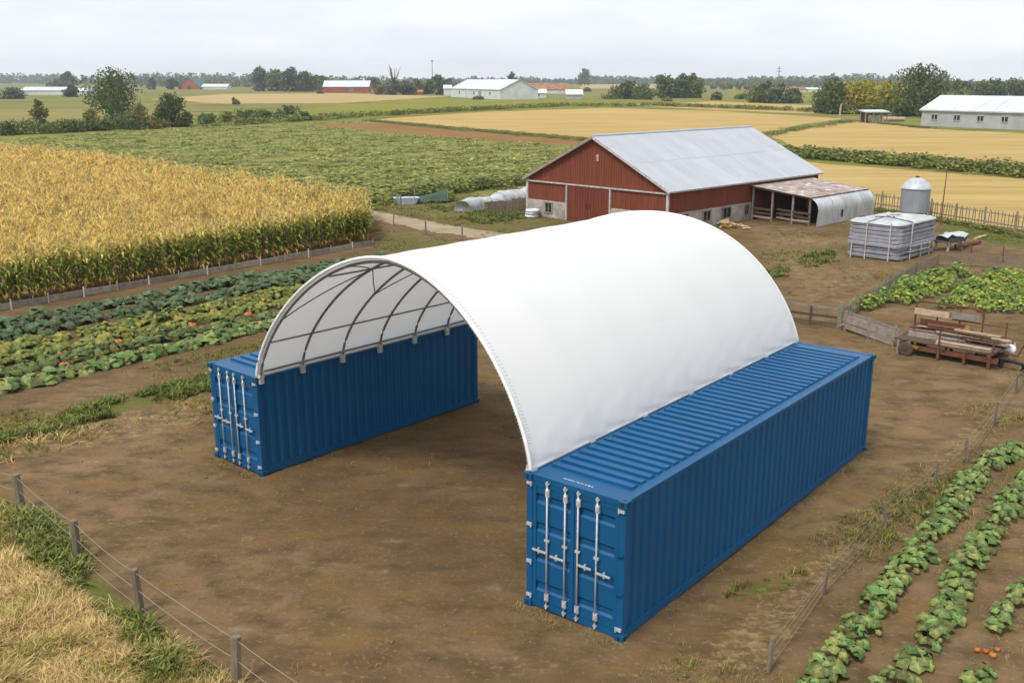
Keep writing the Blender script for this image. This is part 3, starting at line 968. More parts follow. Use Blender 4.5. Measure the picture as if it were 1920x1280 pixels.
# roof: overlapping metal sheets
ov, oe = 0.28, 0.32
slope = math.atan2(br - be, bw / 2)
nsh = 21
SL = (bw / 2 + oe) / math.cos(slope)
for side in (0, 1):
    rf = MB()
    sg = 1 if side == 0 else -1
    for (zz, q) in ((-0.02, 0),):
        P = [(-bw / 2, -ov, br + zz), (-bw / 2, bL + ov, br + zz), (-bw / 2 + sg * (bw / 2 + oe), bL + ov, be - oe * math.tan(slope) + zz), (-bw / 2 + sg * (bw / 2 + oe), -ov, be - oe * math.tan(slope) + zz)]
        P2 = [(p[0], p[1], p[2] - 0.07) for p in P]
        rf.add(P + P2, [(0, 1, 2, 3), (4, 7, 6, 5), (0, 3, 7, 4), (1, 5, 6, 2), (3, 2, 6, 7), (0, 4, 5, 1)])
    roof = rf.build('roof', M['trim'], barn)
    for row in range(2):
        for i in range(nsh):
            y0_, y1_ = -ov + (bL + 2 * ov) * i / nsh, -ov + (bL + 2 * ov) * (i + 1) / nsh
            s0, s1 = (0, SL * 0.51) if row == 0 else (SL * 0.5, SL + 0.04)
            lift = (0.030 if row == 0 else 0.020) + rnd.uniform(0, .006)
            b = MB()
            nr = 4
            for k in range(nr * 2 + 1):
                yy = y0_ + 0.004 + (y1_ - y0_ - 0.008) * k / (nr * 2)
                up = lift + (0.022 if k % 2 else 0.0)
                for s in (s0, s1):
                    b.v.append((-bw / 2 + sg * (s * math.cos(slope) + up * math.sin(slope)), yy, br - s * math.sin(slope) + up * math.cos(slope)))
            for k in range(nr * 2):
                q = 2 * k
                b.f.append((q, q + 1, q + 3, q + 2) if sg > 0 else (q + 2, q + 3, q + 1, q))
            b.build('roof_sheet', M['roof'], roof)
    MB().beam((-bw / 2 + sg * 0.02, -ov - .02, br - .05), (-bw / 2 + sg * (bw / 2 + oe), -ov - .02, be - oe * math.tan(slope) - .05), 0.05, 0.16).build('bargeboard', M['trim'] if side == 0 else M['palewood'], barn)
MB().tube([(-bw / 2, -ov - .02, br + .06), (-bw / 2, bL + ov + .02, br + .06)], 0.09, 8).build('ridge_cap', M['roof'], barn)

# ------------------------------------------------------------------ the lean-to on the barn's right flank
y_a, y_b, sx = 9.35, 17.2, 4.5
hl, hr_ = 2.30, 1.85
lt = thing('lean_to_shed', (bx, by, 0), -ba, 'open-fronted lean-to with a rusty roof and a rounded pale outer wall', 'shed')
base_roof = MB()
base_roof.add([(0.14, y_a - .2, hl), (0.14, y_b, hl), (sx + .15, y_b, hr_), (sx + .15, y_a - .2, hr_), (0.14, y_a - .2, hl - .09), (0.14, y_b, hl - .09), (sx + .15, y_b, hr_ - .09), (sx + .15, y_a - .2, hr_ - .09)],
              [(0, 3, 2, 1), (4, 5, 6, 7), (0, 4, 7, 3), (3, 7, 6, 2), (2, 6, 5, 1), (0, 1, 5, 4)])
lroof = base_roof.build('roof', M['darkwood'], lt)
for r_ in range(2):
    for i in range(8):
        ya, yb = y_a - .25 + (y_b - y_a + .3) * i / 8, y_a - .25 + (y_b - y_a + .3) * (i + 1) / 8
        t0, t1 = (0, .52) if r_ == 0 else (.48, 1.02)
        lift = .03 if r_ == 0 else .015
        b = MB()
        for k in range(7):
            yy = ya + (yb - ya) * k / 6
            for tt in (t0, t1):
                b.v.append((0.14 + sx * tt, yy + rnd.uniform(-.01, .01), hl + (hr_ - hl) * tt + lift + (.02 if k % 2 else 0)))
        for k in range(6):
            b.f.append((2 * k, 2 * k + 1, 2 * k + 3, 2 * k + 2))
        b.build('roof_sheet', M['rustroof'], lroof)
b = MB()
ncur, nlen = 9, 9
for i in range(nlen + 1):
    yy = y_a - .15 + (y_b - y_a + .1) * i / nlen
    for k in range(ncur + 1):
        a = k / ncur
        bul = 0.62 * math.sin(math.pi * (0.02 + 0.80 * (1 - a)) * .5 + 0.0) if False else 0.0
        ang = a * math.pi * 0.5
        xx = sx + .02 + 0.75 * math.sin(min(1, a * 1.7) * math.pi / 2) - 0.10 * a
        zz = (hr_ - .02) * (1 - a ** 1.5)
        w_ = .03 * math.sin(i * 1.9 + a * 4)
        b.v.append((xx + w_, yy, zz))
for i in range(nlen):
    for k in range(ncur):
        q = i * (ncur + 1) + k
        b.f.append((q, q + 1, q + ncur + 2, q + ncur + 1))
b.build('outer_wall', M['palewrap'], lt, smooth=True)
for yy in (y_a + 1.9, y_a + 3.9, y_a + 5.9):
    MB().tube([(sx + .10, yy, hr_ + .02), (sx + .60, yy, hr_ * .82), (sx + .74, yy, hr_ * .5), (sx + .71, yy, .05)], .022, 5).build('wall_strap', M['trim'], lt)
MB().box((sx + .76, y_a + 3.1, .62), (.03, .16, .5)).build('vent_slot', M['black'], lt)
rear = MB().box((sx / 2 + .1, y_b - .05, hr_ / 2), (sx, .06, hr_ - .05))
rear.build('rear_wall', M['darkwood'], lt)  # dark wood colour stands in for the shade inside the shed
for xx, hh in ((0.24, hl), (1.75, 2.15), (3.3, 1.98), (sx + .05, hr_)):
    MB().beam((xx, y_a, 0), (xx, y_a, hh - .09), .12, .12).build('post', M['palewood'], lt)
for yy in (y_a + 2.4, y_a + 4.9):
    MB().beam((2.4, yy, 0), (2.4, yy, 2.0), .10, .10).build('post', M['darkwood'], lt)  # inner posts darkened to paint in the interior shade
for k, z in enumerate((.25, .52, .80)):  # upper rails coloured dark to carry the interior shade
    MB().beam((.3, y_a - .04 - .02 * k, z), (1.72, y_a - .08, z + rnd.uniform(-.06, .06)), .03, .13).build('pen_rail', M['darkwood'] if k else M['palewood'], lt)
    MB().beam((3.3, y_a - .07, z + .02), (sx + .1, y_a - .10, z + rnd.uniform(-.08, .04)), .03, .14).build('pen_rail', M['darkwood'] if k else M['palewood'], lt)
    MB().beam((1.8, y_a + .5, z), (3.3, y_a + .35, z - .05), .03, .12).build('pen_rail', M['darkwood'] if k else M['palewood'], lt)
bq = MB().box((2.3, y_a + 1.6, .45), (1.6, .5, .06))
for xx in (1.6, 3.0):
    bq.box((xx, y_a + 1.6, .21), (.08, .45, .42))
bq.build('trough', M['palewood'], lt)

# split logs heaped against the stone wall
for i in range(22):
    u, v = rnd.gauss(1372, 16), rnd.uniform(421, 431)
    p = G(u, v)
    lay = rnd.choice((0, 0, 1, 1, 2))
    a = rnd.uniform(0, 6.28)
    L_ = rnd.uniform(.22, .42)
    d = Vector((math.cos(a), math.sin(a), rnd.uniform(-.2, .2))) * L_
    c = Vector((p.x, p.y, .07 + lay * .10))
    r_ = rnd.uniform(.05, .085)
    lg = MB().tube([c - d, c - d * .1 + Vector((0, 0, .01)), c + d], [r_, r_ * 1.08, r_ * .92], 6).build('split_log', M['tanwood'] if i % 3 else M['yellow'], None, loc=(c.x, c.y, c.z))
    tag(lg, 'short yellowish split log in the loose heap by the barn stone wall', 'log', 'split logs heaped by the barn')

# ------------------------------------------------------------------ feed bin, wrapped stack, cart
p = G(1712, 411)
sl = thing('feed_bin', (p.x, p.y, 0), 0, 'small grey metal feed bin with domed cone roof behind the wrapped stack', 'silo')
R_ = 0.94
prof = []
for i in range(15):
    z = .50 + 1.62 * i / 14
    prof += [(R_ - .012, z), (R_ + .012, z + .055)]
MB().lathe([(.25, .22), (R_ * .92, .50)] + prof + [(R_, 2.16)], 36).build('bin_wall', M['silo'], sl, smooth=True)
MB().lathe([(R_ + .07, 2.12), (R_ + .06, 2.17), (R_ * .93, 2.36), (R_ * .70, 2.60), (R_ * .38, 2.78), (.14, 2.85)], 36).build('roof', M['silotop'], sl, smooth=True)
MB().lathe([(.14, 2.83), (.15, 2.93), (.02, 2.97)], 12).build('cap', M['rust'], sl)
for k in range(12):
    t = 2 * math.pi * k / 12
    MB().tube([(.15 * math.cos(t), .15 * math.sin(t), 2.86), (R_ * .71 * math.cos(t), R_ * .71 * math.sin(t), 2.62), (R_ * 1.05 * math.cos(t), R_ * 1.05 * math.sin(t), 2.19)], .014, 4).build('roof_seam', M['silotop'], sl)
for k in range(6):
    t = 2 * math.pi * (k + .3) / 6
    MB().tube([(.86 * math.cos(t), .86 * math.sin(t), -.02), (.86 * math.cos(t), .86 * math.sin(t), .6)], .05, 6).build('leg', M['rust'], sl)

c0, c1, c2 = G(1592, 479), G(1672, 492), G(1745, 472)
ex = (c1 - c0).normalized()
ey = (c2 - c1).normalized()
wl, wr = (c1 - c0).length, (c2 - c1).length
ang = math.atan2(ey.y, ey.x)
ctr2 = (c0 + c2) / 2
st_ = thing('wrapped_stack', (ctr2.x, ctr2.y, 0), ang, 'big grey tarpaulin-wrapped stack with rounded corners inside a pipe frame', 'covered stack')
def rrect(hx, hy, r, n=6):
    P = []
    for cx, cy, a0 in ((hx - r, hy - r, 0), (-hx + r, hy - r, 90), (-hx + r, -hy + r, 180), (hx - r, -hy + r, 270)):
        for k in range(n + 1):
            a = math.radians(a0 + 90 * k / n)
            P.append((cx + r * math.cos(a), cy + r * math.sin(a)))
    return P
HX, HY = wr / 2, max(wl / 2, 1.5)
NB, HB = 9, 1.88
rb_ = random.Random(5)
for i in range(NB):
    za, zb_ = .06 + HB * i / NB, .06 + HB * (i + 1) / NB - .004
    j = rb_.uniform(-.06, .05)
    o1, o2, o3 = rrect(HX - .05 + j, HY - .05 + j, .45), rrect(HX + j, HY + j, .5), rrect(HX - .03 + j, HY - .03 + j, .5)
    b = MB()
    n = len(o1)
    for O, z in ((o1, za), (o2, za + .03), (o2, zb_ - .04), (o3, zb_)):
        for k, (x, y) in enumerate(O):
            b.v.append((x + rb_.uniform(-.012, .012), y + rb_.uniform(-.012, .012), z + .02 * math.sin(k * .9 + i)))
    for r_ in range(3):
        for k in range(n):
            b.f.append((r_ * n + k, r_ * n + (k + 1) % n, (r_ + 1) * n + (k + 1) % n, (r_ + 1) * n + k))
    b.build('wrap_band', M['greywrap'], st_, smooth=False)
b = MB()
O = [(1.0, 0), (.99, .05), (.86, .10), (.6, .17), (.3, .12), (.02, .15)]
n = 28
for s, dz in O:
    for k, (x, y) in enumerate(rrect(HX * s + .01, HY * s + .01, .5 * s)):
        b.v.append((x, y, .06 + HB + dz - .05 + (rb_.uniform(-.05, .06) if 0 < s < .99 else 0)))
for r_ in range(len(O) - 1):
    for k in range(n):
        b.f.append((r_ * n + k, r_ * n + (k + 1) % n, (r_ + 1) * n + (k + 1) % n, (r_ + 1) * n + k))
b.build('top_sheet', M['palewrap'], st_, smooth=True)
posts = [(-HX - .05, -HY + .5), (-HX * .45, -HY - .06), (HX * .1, -HY - .06), (HX * .55, -HY - .06), (-HX - .06, .3), (-HX - .05, HY - .4), (HX + .06, -HY + .9), (HX + .06, HY - .6)]
for k, (x, y) in enumerate(posts):
    hh = 2.02 if k in (0, 1, 6, 4) else .75
    MB().tube([(x, y, -.02), (x + .02, y, hh)], .035, 6).build('frame_post', M['trim'], st_)
for k, zz in ((0, .72), (1, .42)):
    MB().tube([(-HX - .05, -HY + .5, zz), (-HX * .45, -HY - .09, zz), (HX * .55, -HY - .09, zz - .03), (HX + .07, -HY + .9, zz)], .026, 5).build('frame_rail', M['trim'], st_)
MB().tube([(-HX * .45, -HY - .05, 2.0), (-HX * .3, 0, 2.12), (-HX * .4, HY, 2.0)], .025, 5).build('strap', M['black'], st_)
MB().tube([(-HX - .06, .3, 1.98), (0, .1, 2.16), (HX + .05, 0, 1.92), (HX + .07, -.02, .4)], .02, 5).build('strap', M['black'], st_)

p = G(1779, 468)
ct = thing('farm_cart', (p.x, p.y, 0), 0.5, 'low wooden cart with a navy sheet over its load beside the wrapped stack', 'cart')
MB().box((0, 0, .52), (1.55, .9, .10)).build('bed', M['darkwood'], ct)
b = MB()
for i in range(6):
    for j in range(4):
        b.v.append((-.85 + 1.75 * i / 5, -.5 + 1.0 * j / 3, .78 + .20 * math.sin(i * 1.3 + j) * .5 + .10 * (i % 2)))
for i in range(5):
    for j in range(3):
        a = i * 4 + j
        b.f.append((a, a + 4, a + 5, a + 1))
b.build('cover_sheet', M['palewrap'], ct)
MB().box((.1, -.02, .66), (1.5, .86, .18)).build('load', M['navy'], ct)
for xx, yy in ((-.6, -.4), (.5, -.42), (-.6, .4), (.55, .4)):
    MB().beam((xx, yy, 0), (xx, yy, .5), .10, .10).build('leg', M['tanwood'], ct)
MB().lathe([(.0, -.04), (.24, -.04), (.27, 0), (.24, .04), (0, .04)], 16).build('wheel', M['darkwood'], ct)
ct.children[-1].rotation_euler = (math.pi / 2, 0, 0)
ct.children[-1].location = (.2, -.52, .26)
for k, (u, v, L_, r_, a, lab) in enumerate(((1815, 462, 1.1, .13, .55, 'thick brown log lying on bare earth beside the low cart'), (1838, 447, .8, .08, .75, 'thin split trunk lying beyond the thick log near the cart'))):
    q = G(u, v)
    lg = MB().tube([(-L_, 0, r_ * .8), (0, .04, r_), (L_, 0, r_ * 1.3)], [r_ * 1.1, r_, r_ * .8], 8).build('log', M['rust'] if k == 0 else M['tanwood'], None)
    lg.location = (q.x, q.y, 0)
    lg.rotation_euler = (0, 0, a)
    tag(lg, lab, 'log')

# a slim rusty pole by the picket fence
p = G(1763, 422)
h = HT(p, 312)
po = MB().tube([(0, 0, -.1), (.02, 0, h * .5), (0.05, 0, h)], [.045, .035, .02], 6).build('pole', M['rust'], None)
po.location = p
tag(po, 'thin rusty pole standing by the picket fence, right of the feed bin', 'pole')

# picket fence along the wheat
def fence_line(px, hgt):
    return [G(u, v) for u, v in px]
pk = G(1606, 384)
pf = thing('picket_fence', (pk.x, pk.y, 0), 0, 'grey picket fence with uneven pointed stakes along the wheat edge', 'fence')
line = [G(u, v) - Vector((pk.x, pk.y, 0)) for u, v in ((1606, 384), (1700, 398), (1800, 416), (1920, 436), (2040, 458))]
def along(line, s):
    for i in range(len(line) - 1):
        L_ = (line[i + 1] - line[i]).length
        if s <= L_:
            return line[i].lerp(line[i + 1], s / L_)
        s -= L_
    return line[-1]
tot = sum((line[i + 1] - line[i]).length for i in range(len(line) - 1))
pick = None
n = int(tot / .265)
for i in range(n):
    q = along(line, tot * i / n)
    if pick is None:
        b = MB().box((0, 0, .52), (.055, .025, 1.08))
        b.add([(-.0275, -.0125, 1.06), (.0275, -.0125, 1.06), (.0275, .0125, 1.06), (-.0275, .0125, 1.06), (0, 0, 1.16)], [(0, 1, 4), (1, 2, 4), (2, 3, 4), (3, 0, 4)])
        pick = b.build('picket', M['post'], pf)
        o = pick
    else:
        o = pick.copy()
        COL.objects.link(o)
    o.location = (q.x, q.y - .03, rnd.uniform(-.08, .04))
    o.rotation_euler = (rnd.uniform(-.05, .05), rnd.uniform(-.07, .07), -.5)
k = 0
s = 0.0
while s < tot:
    q = along(line, s)
    MB().beam((q.x, q.y, -.1), (q.x + rnd.uniform(-.03, .03), q.y, 1.25), .10, .10).build('post', M['palewood'], pf)
    s += 2.45
for z in (.30, .92):
    b = MB()
    for i in range(len(line) - 1):
        b.beam(line[i] + Vector((0, .02, z)), line[i + 1] + Vector((0, .02, z)), .04, .08)
    b.build('rail', M['palewood'], pf)

# ------------------------------------------------------------------ rusty wagon with boards, and what lies round it
w0, w1 = G(1680, 662), G(1858, 694)
wd = (w1 - w0)
wl_ = wd.length
wa = math.atan2(wd.y, wd.x)
wg = thing('hay_wagon', (w0.x, w0.y, 0), wa, 'rusty flat hay wagon with a curved pipe rack on its far side', 'wagon')
WW = 1.35
def wpart(b, name, m, smooth=False):
    return b.build(name, m, wg, smooth)
for yy in (.12, WW - .12):
    wpart(MB().box((wl_ / 2, yy, .30), (wl_ + .3, .12, .16)), 'chassis_beam', M['rust'])
for xx in (.15, wl_ * .5, wl_ - .15):
    wpart(MB().box((xx, WW / 2, .44), (.10, WW, .10)), 'cross_beam', M['rust'])
nb_ = 7
for i in range(nb_):
    yy = WW * (i + .5) / nb_
    wpart(MB().box((wl_ / 2 + rnd.uniform(-.08, .08), yy, .525), (wl_ + .1, WW / nb_ - .02, .05), rz=rnd.uniform(-.01, .01)), 'deck_board', M['darkwood'])
for i in range(5):
    xx = .05 + (wl_ - .1) * i / 4
    wpart(MB().tube([(xx, WW + .02, .5), (xx, WW + .04, 1.62 - (.25 if i == 4 else 0))], .03, 6), 'rack_post', M['rust'])
wpart(MB().tube([(0.05, WW + .04, .6), (.05, WW + .04, 1.55), (.14, WW + .04, 1.68), (wl_ * .65, WW + .04, 1.68), (wl_ * .72, WW + .04, 1.60), (wl_ * .75, WW + .04, 1.35)], .035, 6), 'top_rail', M['rust'])
for z in (.85, 1.20):
    wpart(MB().tube([(.05, WW + .04, z), (wl_, WW + .04, z - .02)], .026, 6), 'side_rail', M['rust'])
wpart(MB().tube([(wl_ * .45, -.03, .55), (wl_ * .45, -.03, 1.02), (wl_ * .5, -.03, 1.10), (wl_ * .92, -.03, 1.10), (wl_, -.03, 1.0), (wl_, -.03, .5)], .032, 6), 'front_rail', M['rust'])
wpart(MB().tube([(wl_ * .45, -.03, .78), (wl_, -.03, .78)], .024, 6), 'front_rail', M['rust'])
for xx in (.05, wl_ * .45, wl_ * .72, wl_ - .1):
    wpart(MB().beam((xx, .0, 0.0), (xx, .0, .5), .09, .09), 'leg', M['rust'] if xx > 1 else M['palewood'])
    wpart(MB().beam((xx, WW, 0.0), (xx, WW, .5), .09, .09), 'leg', M['rust'])
for xx, yy in ((.35, -.12), (.35, WW + .12), (wl_ - .5, WW + .12)):
    wh = wpart(MB().lathe([(0, -.05), (.20, -.05), (.25, -.03), (.25, .03), (.20, .05), (0, .05)], 18), 'wheel', M['darkwood'])
    wh.rotation_euler = (math.pi / 2, 0, 0)
    wh.location = (xx, yy, .25)
    hub = MB().lathe([(0, -.08), (.06, -.08), (.06, .08), (0, .08)], 10).build('hub', M['rust'], wh)
wpart(MB().beam((-.15, .1, .42), (.75, -.02, .32), .10, .08), 'drawbar', M['yellow'])
wpart(MB().tube([(wl_, WW * .6, .45), (wl_ + .55, WW * .6, .42), (wl_ + .75, WW * .62, .95)], .035, 6), 'tail_bar', M['rust'])
# boards on the wagon: each lies loose
def wagon_xy(x, y):
    return Vector((w0.x + x * math.cos(wa) - y * math.sin(wa), w0.y + x * math.sin(wa) + y * math.cos(wa), 0))
def plank(x, y, z, L, w, th, a, m, label, tilt=0.0):
    o = MB().box((0, 0, 0), (L, w, th)).build('plank', m, None)
    q = wagon_xy(x, y)
    o.location = (q.x, q.y, z)
    o.rotation_euler = (tilt, 0, wa + a)
    tag(o, label, 'plank', 'loose planks on the rusty wagon')
for i in range(5):
    plank(wl_ * .68, .16 + .16 * (i % 3), .575 + .055 * (i // 3), 1.75, .15, .05, rnd.uniform(-.02, .02), M['tanwood'], 'pale sawn plank in the neat front pile on the wagon deck')
for i in range(4):
    plank(wl_ * .86, WW - .15 - .19 * (i % 2), .60 + .07 * i, 1.25, .18, .05, rnd.uniform(-.15, .15), M['tanwood'], 'short pale plank in the untidy pile at the wagon rear corner')
for i in range(6):
    plank(wl_ * (.25 + .1 * i), WW - .30 - .05 * i, .80 + .09 * (i % 3), 1.5, .17, .045, rnd.uniform(-.16, .16), M['tanwood'] if i % 2 else M['rust'], ('brownish rough plank lying across the loose heap on the wagon', 'pale rough plank lying across the loose heap on the wagon')[i % 2], rnd.uniform(-.25, .25))
for i in range(7):
    plank(wl_ * .30 + rnd.uniform(-.15, .2), WW - .18 - .17 * (i % 4), .575 + .055 * (i // 4), 1.7, .15, .045, rnd.uniform(-.05, .05), M['palewood'], 'grey weathered plank on the drawbar half of the wagon deck')
plank(wl_ * .22, WW - .06, 1.32, 1.3, .22, .03, 0, M['tanwood'], 'wide pale board upright against the left top rail of the wagon rack', math.pi / 2)
plank(wl_ * .55, WW - .06, 1.36, 1.0, .24, .03, 0, M['palewood'], 'wide grey board upright against the middle of the wagon rack', math.pi / 2)
plank(wl_ * .34, WW - .06, .98, 1.6, .20, .03, 0, M['rust'], 'reddish board upright under the lower rail of the wagon rack', math.pi / 2)
p = wagon_xy(wl_ * .62, WW - .30)
sk = MB().lathe([(0, 0), (.16, .01), (.20, .12), (.17, .28), (.07, .36), (.09, .42), (0, .43)], 12).build('feed_sack', M['yellow'], None, True)
sk.location = (p.x, p.y, .70)
tag(sk, 'small yellow tied sack among the planks on the wagon', 'sack')

p = G(1884, 676)
tk = thing('white_tank', (p.x, p.y, 0), wa + .2, 'small white horizontal tank on a stand right of the rusty wagon', 'tank')
b = MB()
n = 14
for x, r_ in ((-.34, .02), (-.33, .10), (-.27, .17), (.22, .17), (.28, .12), (.30, .02)):
    for k in range(n):
        a = 2 * math.pi * k / n
        b.v.append((x, r_ * math.cos(a), .42 + r_ * math.sin(a)))
for i in range(5):
    for k in range(n):
        b.f.append((i * n + k, i * n + (k + 1) % n, (i + 1) * n + (k + 1) % n, (i + 1) * n + k))
b.build('tank_shell', M['white'], tk, True)
MB().lathe([(0, .56), (.06, .57), (.06, .64), (0, .65)], 10, c=(-.05, 0, 0)).build('filler_cap', M['white'], tk)
MB().box((.24, -.04, .60), (.05, .05, .12)).build('valve', M['galv'], tk)
for x in (-.2, .2):
    MB().box((x, 0, .14), (.06, .30, .28)).build('stand', M['palewood'], tk)
a_, b_ = G(1856, 684), G(1935, 703)
a2, b2 = a_ + Vector((0, 0, .32)), b_ + Vector((0, 0, .26))
pp = MB().tube([a2 - a_, (a2 + b2) / 2 - a_ + Vector((0, 0, .0)), b2 - a_], .055, 8)
for t in (.25, .8):
    q = a2.lerp(b2, t) - a_
    pp.box((q.x, q.y, q.z / 2 - .03), (.10, .14, q.z))
o = pp.build('black_pipe', M['black'], None)
o.location = a_
tag(o, 'black pipe on low blocks running off beyond the white tank', 'pipe')
a_ = G(1858, 676)
o = MB().box((0, 0, .16), (.85, .22, .05)).box((-.3, 0, .06), (.10, .2, .14)).box((.3, 0, .06), (.10, .2, .14)).build('grey_plank_bench', M['trim'], None)
o.location = a_
o.rotation_euler = (0, 0, wa)
tag(o, 'pale grey plank on two blocks below the white tank', 'bench')

# ------------------------------------------------------------------ fences round the yard
def post_mb(h, r=.055, lean=(0, 0)):
    n = 7
    pts = [(0, 0, -.15), (lean[0] * .5 + rnd.uniform(-.01, .01), lean[1] * .5, h * .5), (lean[0], lean[1], h)]
    return MB().tube(pts, [r * 1.08, r, r * .92], n)

def wire_fence(px, hgt, label, nw=3, mr=.0055, r=.055, wr=.0075, z0=.12, mesh=False, m='post', name='wire_fence', extra=None):
    Ps = [G(u, v) for u, v in px]
    o0 = Ps[0].copy()
    t = thing(name, o0, 0, label, 'fence')
    tops = []
    for p in Ps:
        h = hgt * rnd.uniform(.92, 1.08)
        ln = (rnd.uniform(-.06, .06), rnd.uniform(-.06, .06))
        o = post_mb(h, r * rnd.uniform(.9, 1.15), ln).build('post', M[m], t, False)
        o.location = p - o0
        tops.append((p - o0, h, ln))
    for k in range(nw):
        f = z0 + (.93 - z0) * k / max(1, nw - 1)
        b = MB()
        for i in range(len(tops) - 1):
            (p, h, l), (q, h2, l2) = tops[i], tops[i + 1]
            a = p + Vector((l[0] * f, l[1] * f, h * f))
            c = q + Vector((l2[0] * f, l2[1] * f, h2 * f))
            d = (q - p).length
            sag = rnd.uniform(.006, .022) * d
            b.tube([a.lerp(c, s / 6) - Vector((0, 0, sag * 4 * (s / 6) * (1 - s / 6))) for s in range(7)], wr, 4, cap=False)
        b.build('wire', M['wire'], t)
    if mesh:
        b = MB()
        for i in range(len(tops) - 1):
            (p, h, l), (q, h2, l2) = tops[i], tops[i + 1]
            d = (q - p).length
            n = int(d / .14)
            for j in range(1, n):
                a = p.lerp(q, j / n)
                jj = rnd.uniform(-.03, .03)
                b.tube([a + Vector((0, 0, .02)), a + Vector((jj, jj, hgt * .9))], mr, 3, cap=False)
            for k in range(1, 6):
                z = hgt * .9 * k / 6
                b.tube([p + Vector((0, 0, z)), p.lerp(q, .5) + Vector((0, 0, z - .03)), q + Vector((0, 0, z))], mr, 3, cap=False)
        tag(b.build('netting', M['wire'], t), kind='stuff')
    return t

wire_fence(((-90, 905), (40, 952), (146, 1048), (264, 1146), (443, 1284), (600, 1395)), .84, 'leaning wooden post and wire fence between dry grass and bare yard', nw=3, r=.082, mesh=False)
wire_fence(((1440, 1260), (1543, 1114), (1660, 992), (1752, 905), (1813, 868), (1864, 795), (1905, 735), (1945, 690)), .62, 'thin sagging wire fence with slim posts along the leafy rows', nw=4, r=.036, wr=.0045)
wire_fence(((738, 425), (799, 440), (867, 452), (950, 468)), .92, 'short post and wire fence beside the pale farm track', nw=2, r=.05, wr=.008)
wire_fence(((-70, 268), (60, 284), (150, 297), (240, 311), (330, 326), (420, 340), (455, 347), (537, 359), (600, 369), (690, 381), (752, 392)), 1.05, 'long faint post and wire fence between the corn and the bean field', nw=3, r=.06, wr=.012)
wire_fence(((1575, 606), (1622, 575), (1668, 545), (1716, 515), (1757, 498), (1818, 500), (1870, 503), (1935, 508)), .72, 'netting fence round the far sides of the green garden plot', nw=2, r=.05, wr=.010, mesh=True, mr=.013)
wire_fence(((1744, 474), (1818, 486), (1880, 492), (1960, 500)), .80, 'single rail of thin posts beyond the garden netting', nw=2, r=.03, wr=.010, m='rust')

# rail fence, then boards, left of the wagon
p0, p1, p2 = G(1476, 600), G(1572, 616), G(1690, 656)
rf_ = thing('rail_fence', p0, 0, 'two-rail wooden fence running from the canopy to a stout post', 'fence')
for t, hh in ((0, .8), (.45, .75), (1, 1.05)):
    q = p0.lerp(p1, t) - p0
    MB().beam((q.x, q.y, -.1), (q.x + .02, q.y, hh), .13 if t == 1 else .09, .13 if t == 1 else .09).build('post', M['darkwood'] if t == .45 else M['palewood'], rf_)
for z, m_ in ((.70, 'palewood'), (.36, 'darkwood'), (.10, 'darkwood')):
    MB().beam(Vector((0, .02, z)), p1 - p0 + Vector((0, .02, z + .06)), .05, .09).build('rail', M[m_], rf_)
bf_ = thing('board_fence', p1, 0, 'low grey board fence between the stout post and the wagon', 'fence')
d = p2 - p1
for i in range(6):
    z = .12 + .115 * i
    a = d * rnd.uniform(.01, .06)
    e = d * rnd.uniform(.92, 1.0)
    MB().beam(a + Vector((.02 * i, 0, z + rnd.uniform(-.02, .05))), e + Vector((0, 0, z - .02)), .03, .095).build('board', M['palewood'], bf_)
for t in (.12, .5, .9):
    q = d * t
    MB().beam(q + Vector((0, .06, -.1)), q + Vector((0, .06, .78)), .08, .08).build('post', M['palewood'], bf_)
q = G(1603, 622)
o = MB().box((0, 0, .16), (1.05, .34, .05)).box((-.4, 0, .07), (.06, .3, .16)).box((.4, 0, .07), (.06, .3, .16)).build('low_bench', M['darkwood'], None)
o.location = q
o.rotation_euler = (0, 0, -.9)
tag(o, 'low dark wooden trestle in front of the grey board fence', 'bench')

# low plank edging along the corn
e0, e1 = G(-130, 606), G(700, 460)
eg = thing('plank_edging', e0, 0, 'long low edging of grey planks along the front of the corn', 'edging')
n = 15
for i in range(n):
    a, b_ = e0.lerp(e1, i / n) - e0, e0.lerp(e1, (i + 1) / n) - e0
    dz = rnd.uniform(-.03, .03)
    MB().beam(a + Vector((0, rnd.uniform(-.04, .04), .17 + dz)), b_ + Vector((0, rnd.uniform(-.04, .04), .17 + rnd.uniform(-.03, .03))), .05, .24).build('plank', M['palewood'], eg)
    MB().beam(b_ + Vector((0, -.07, -.05)), b_ + Vector((0, -.07, .44)), .05, .05).build('stake', M['trim'] if i % 2 else M['palewood'], eg)

# ------------------------------------------------------------------ clutter by the barn's left corner
c0_, c1_ = G(868, 398), G(1000, 366)
d = c1_ - c0_
tn = thing('low_tunnel', c0_, math.atan2(d.y, d.x), 'long low plastic-covered row tunnel left of the red barn', 'tunnel')
L_ = d.length + 1.5
b = MB()
nl, nc = 22, 9
for i in range(nl + 1):
    s = .05 * math.sin(i * math.pi / 2.2)
    for k in range(nc + 1):
        a = math.pi * k / nc
        b.v.append((L_ * i / nl, (.75 + s) * math.cos(a) + rnd.uniform(-.09, .09), (.80 + s + .12 * math.sin(i * .7)) * math.sin(a) ** .8 + rnd.uniform(-.06, .05)))
for i in range(nl):
    for k in range(nc):
        q = i * (nc + 1) + k
        b.f.append((q, q + 1, q + nc + 2, q + nc + 1))
b.f.append(tuple(range(nc + 1)))
b.build('plastic_cover', M['palewrap'], tn, True)
for i in range(6):
    MB().tube([(L_ * (i + .5) / 6, .80 * math.cos(a), .88 * max(0, math.sin(a)) ** .8) for a in [math.pi * k / 10 for k in range(11)]], .022, 5).build('hoop', M['trim'], tn)
q = G(762, 383)
tb = thing('blue_tub', q, .3, 'pale blue plastic tub on the grass beside the farm track', 'tub')
b = MB()
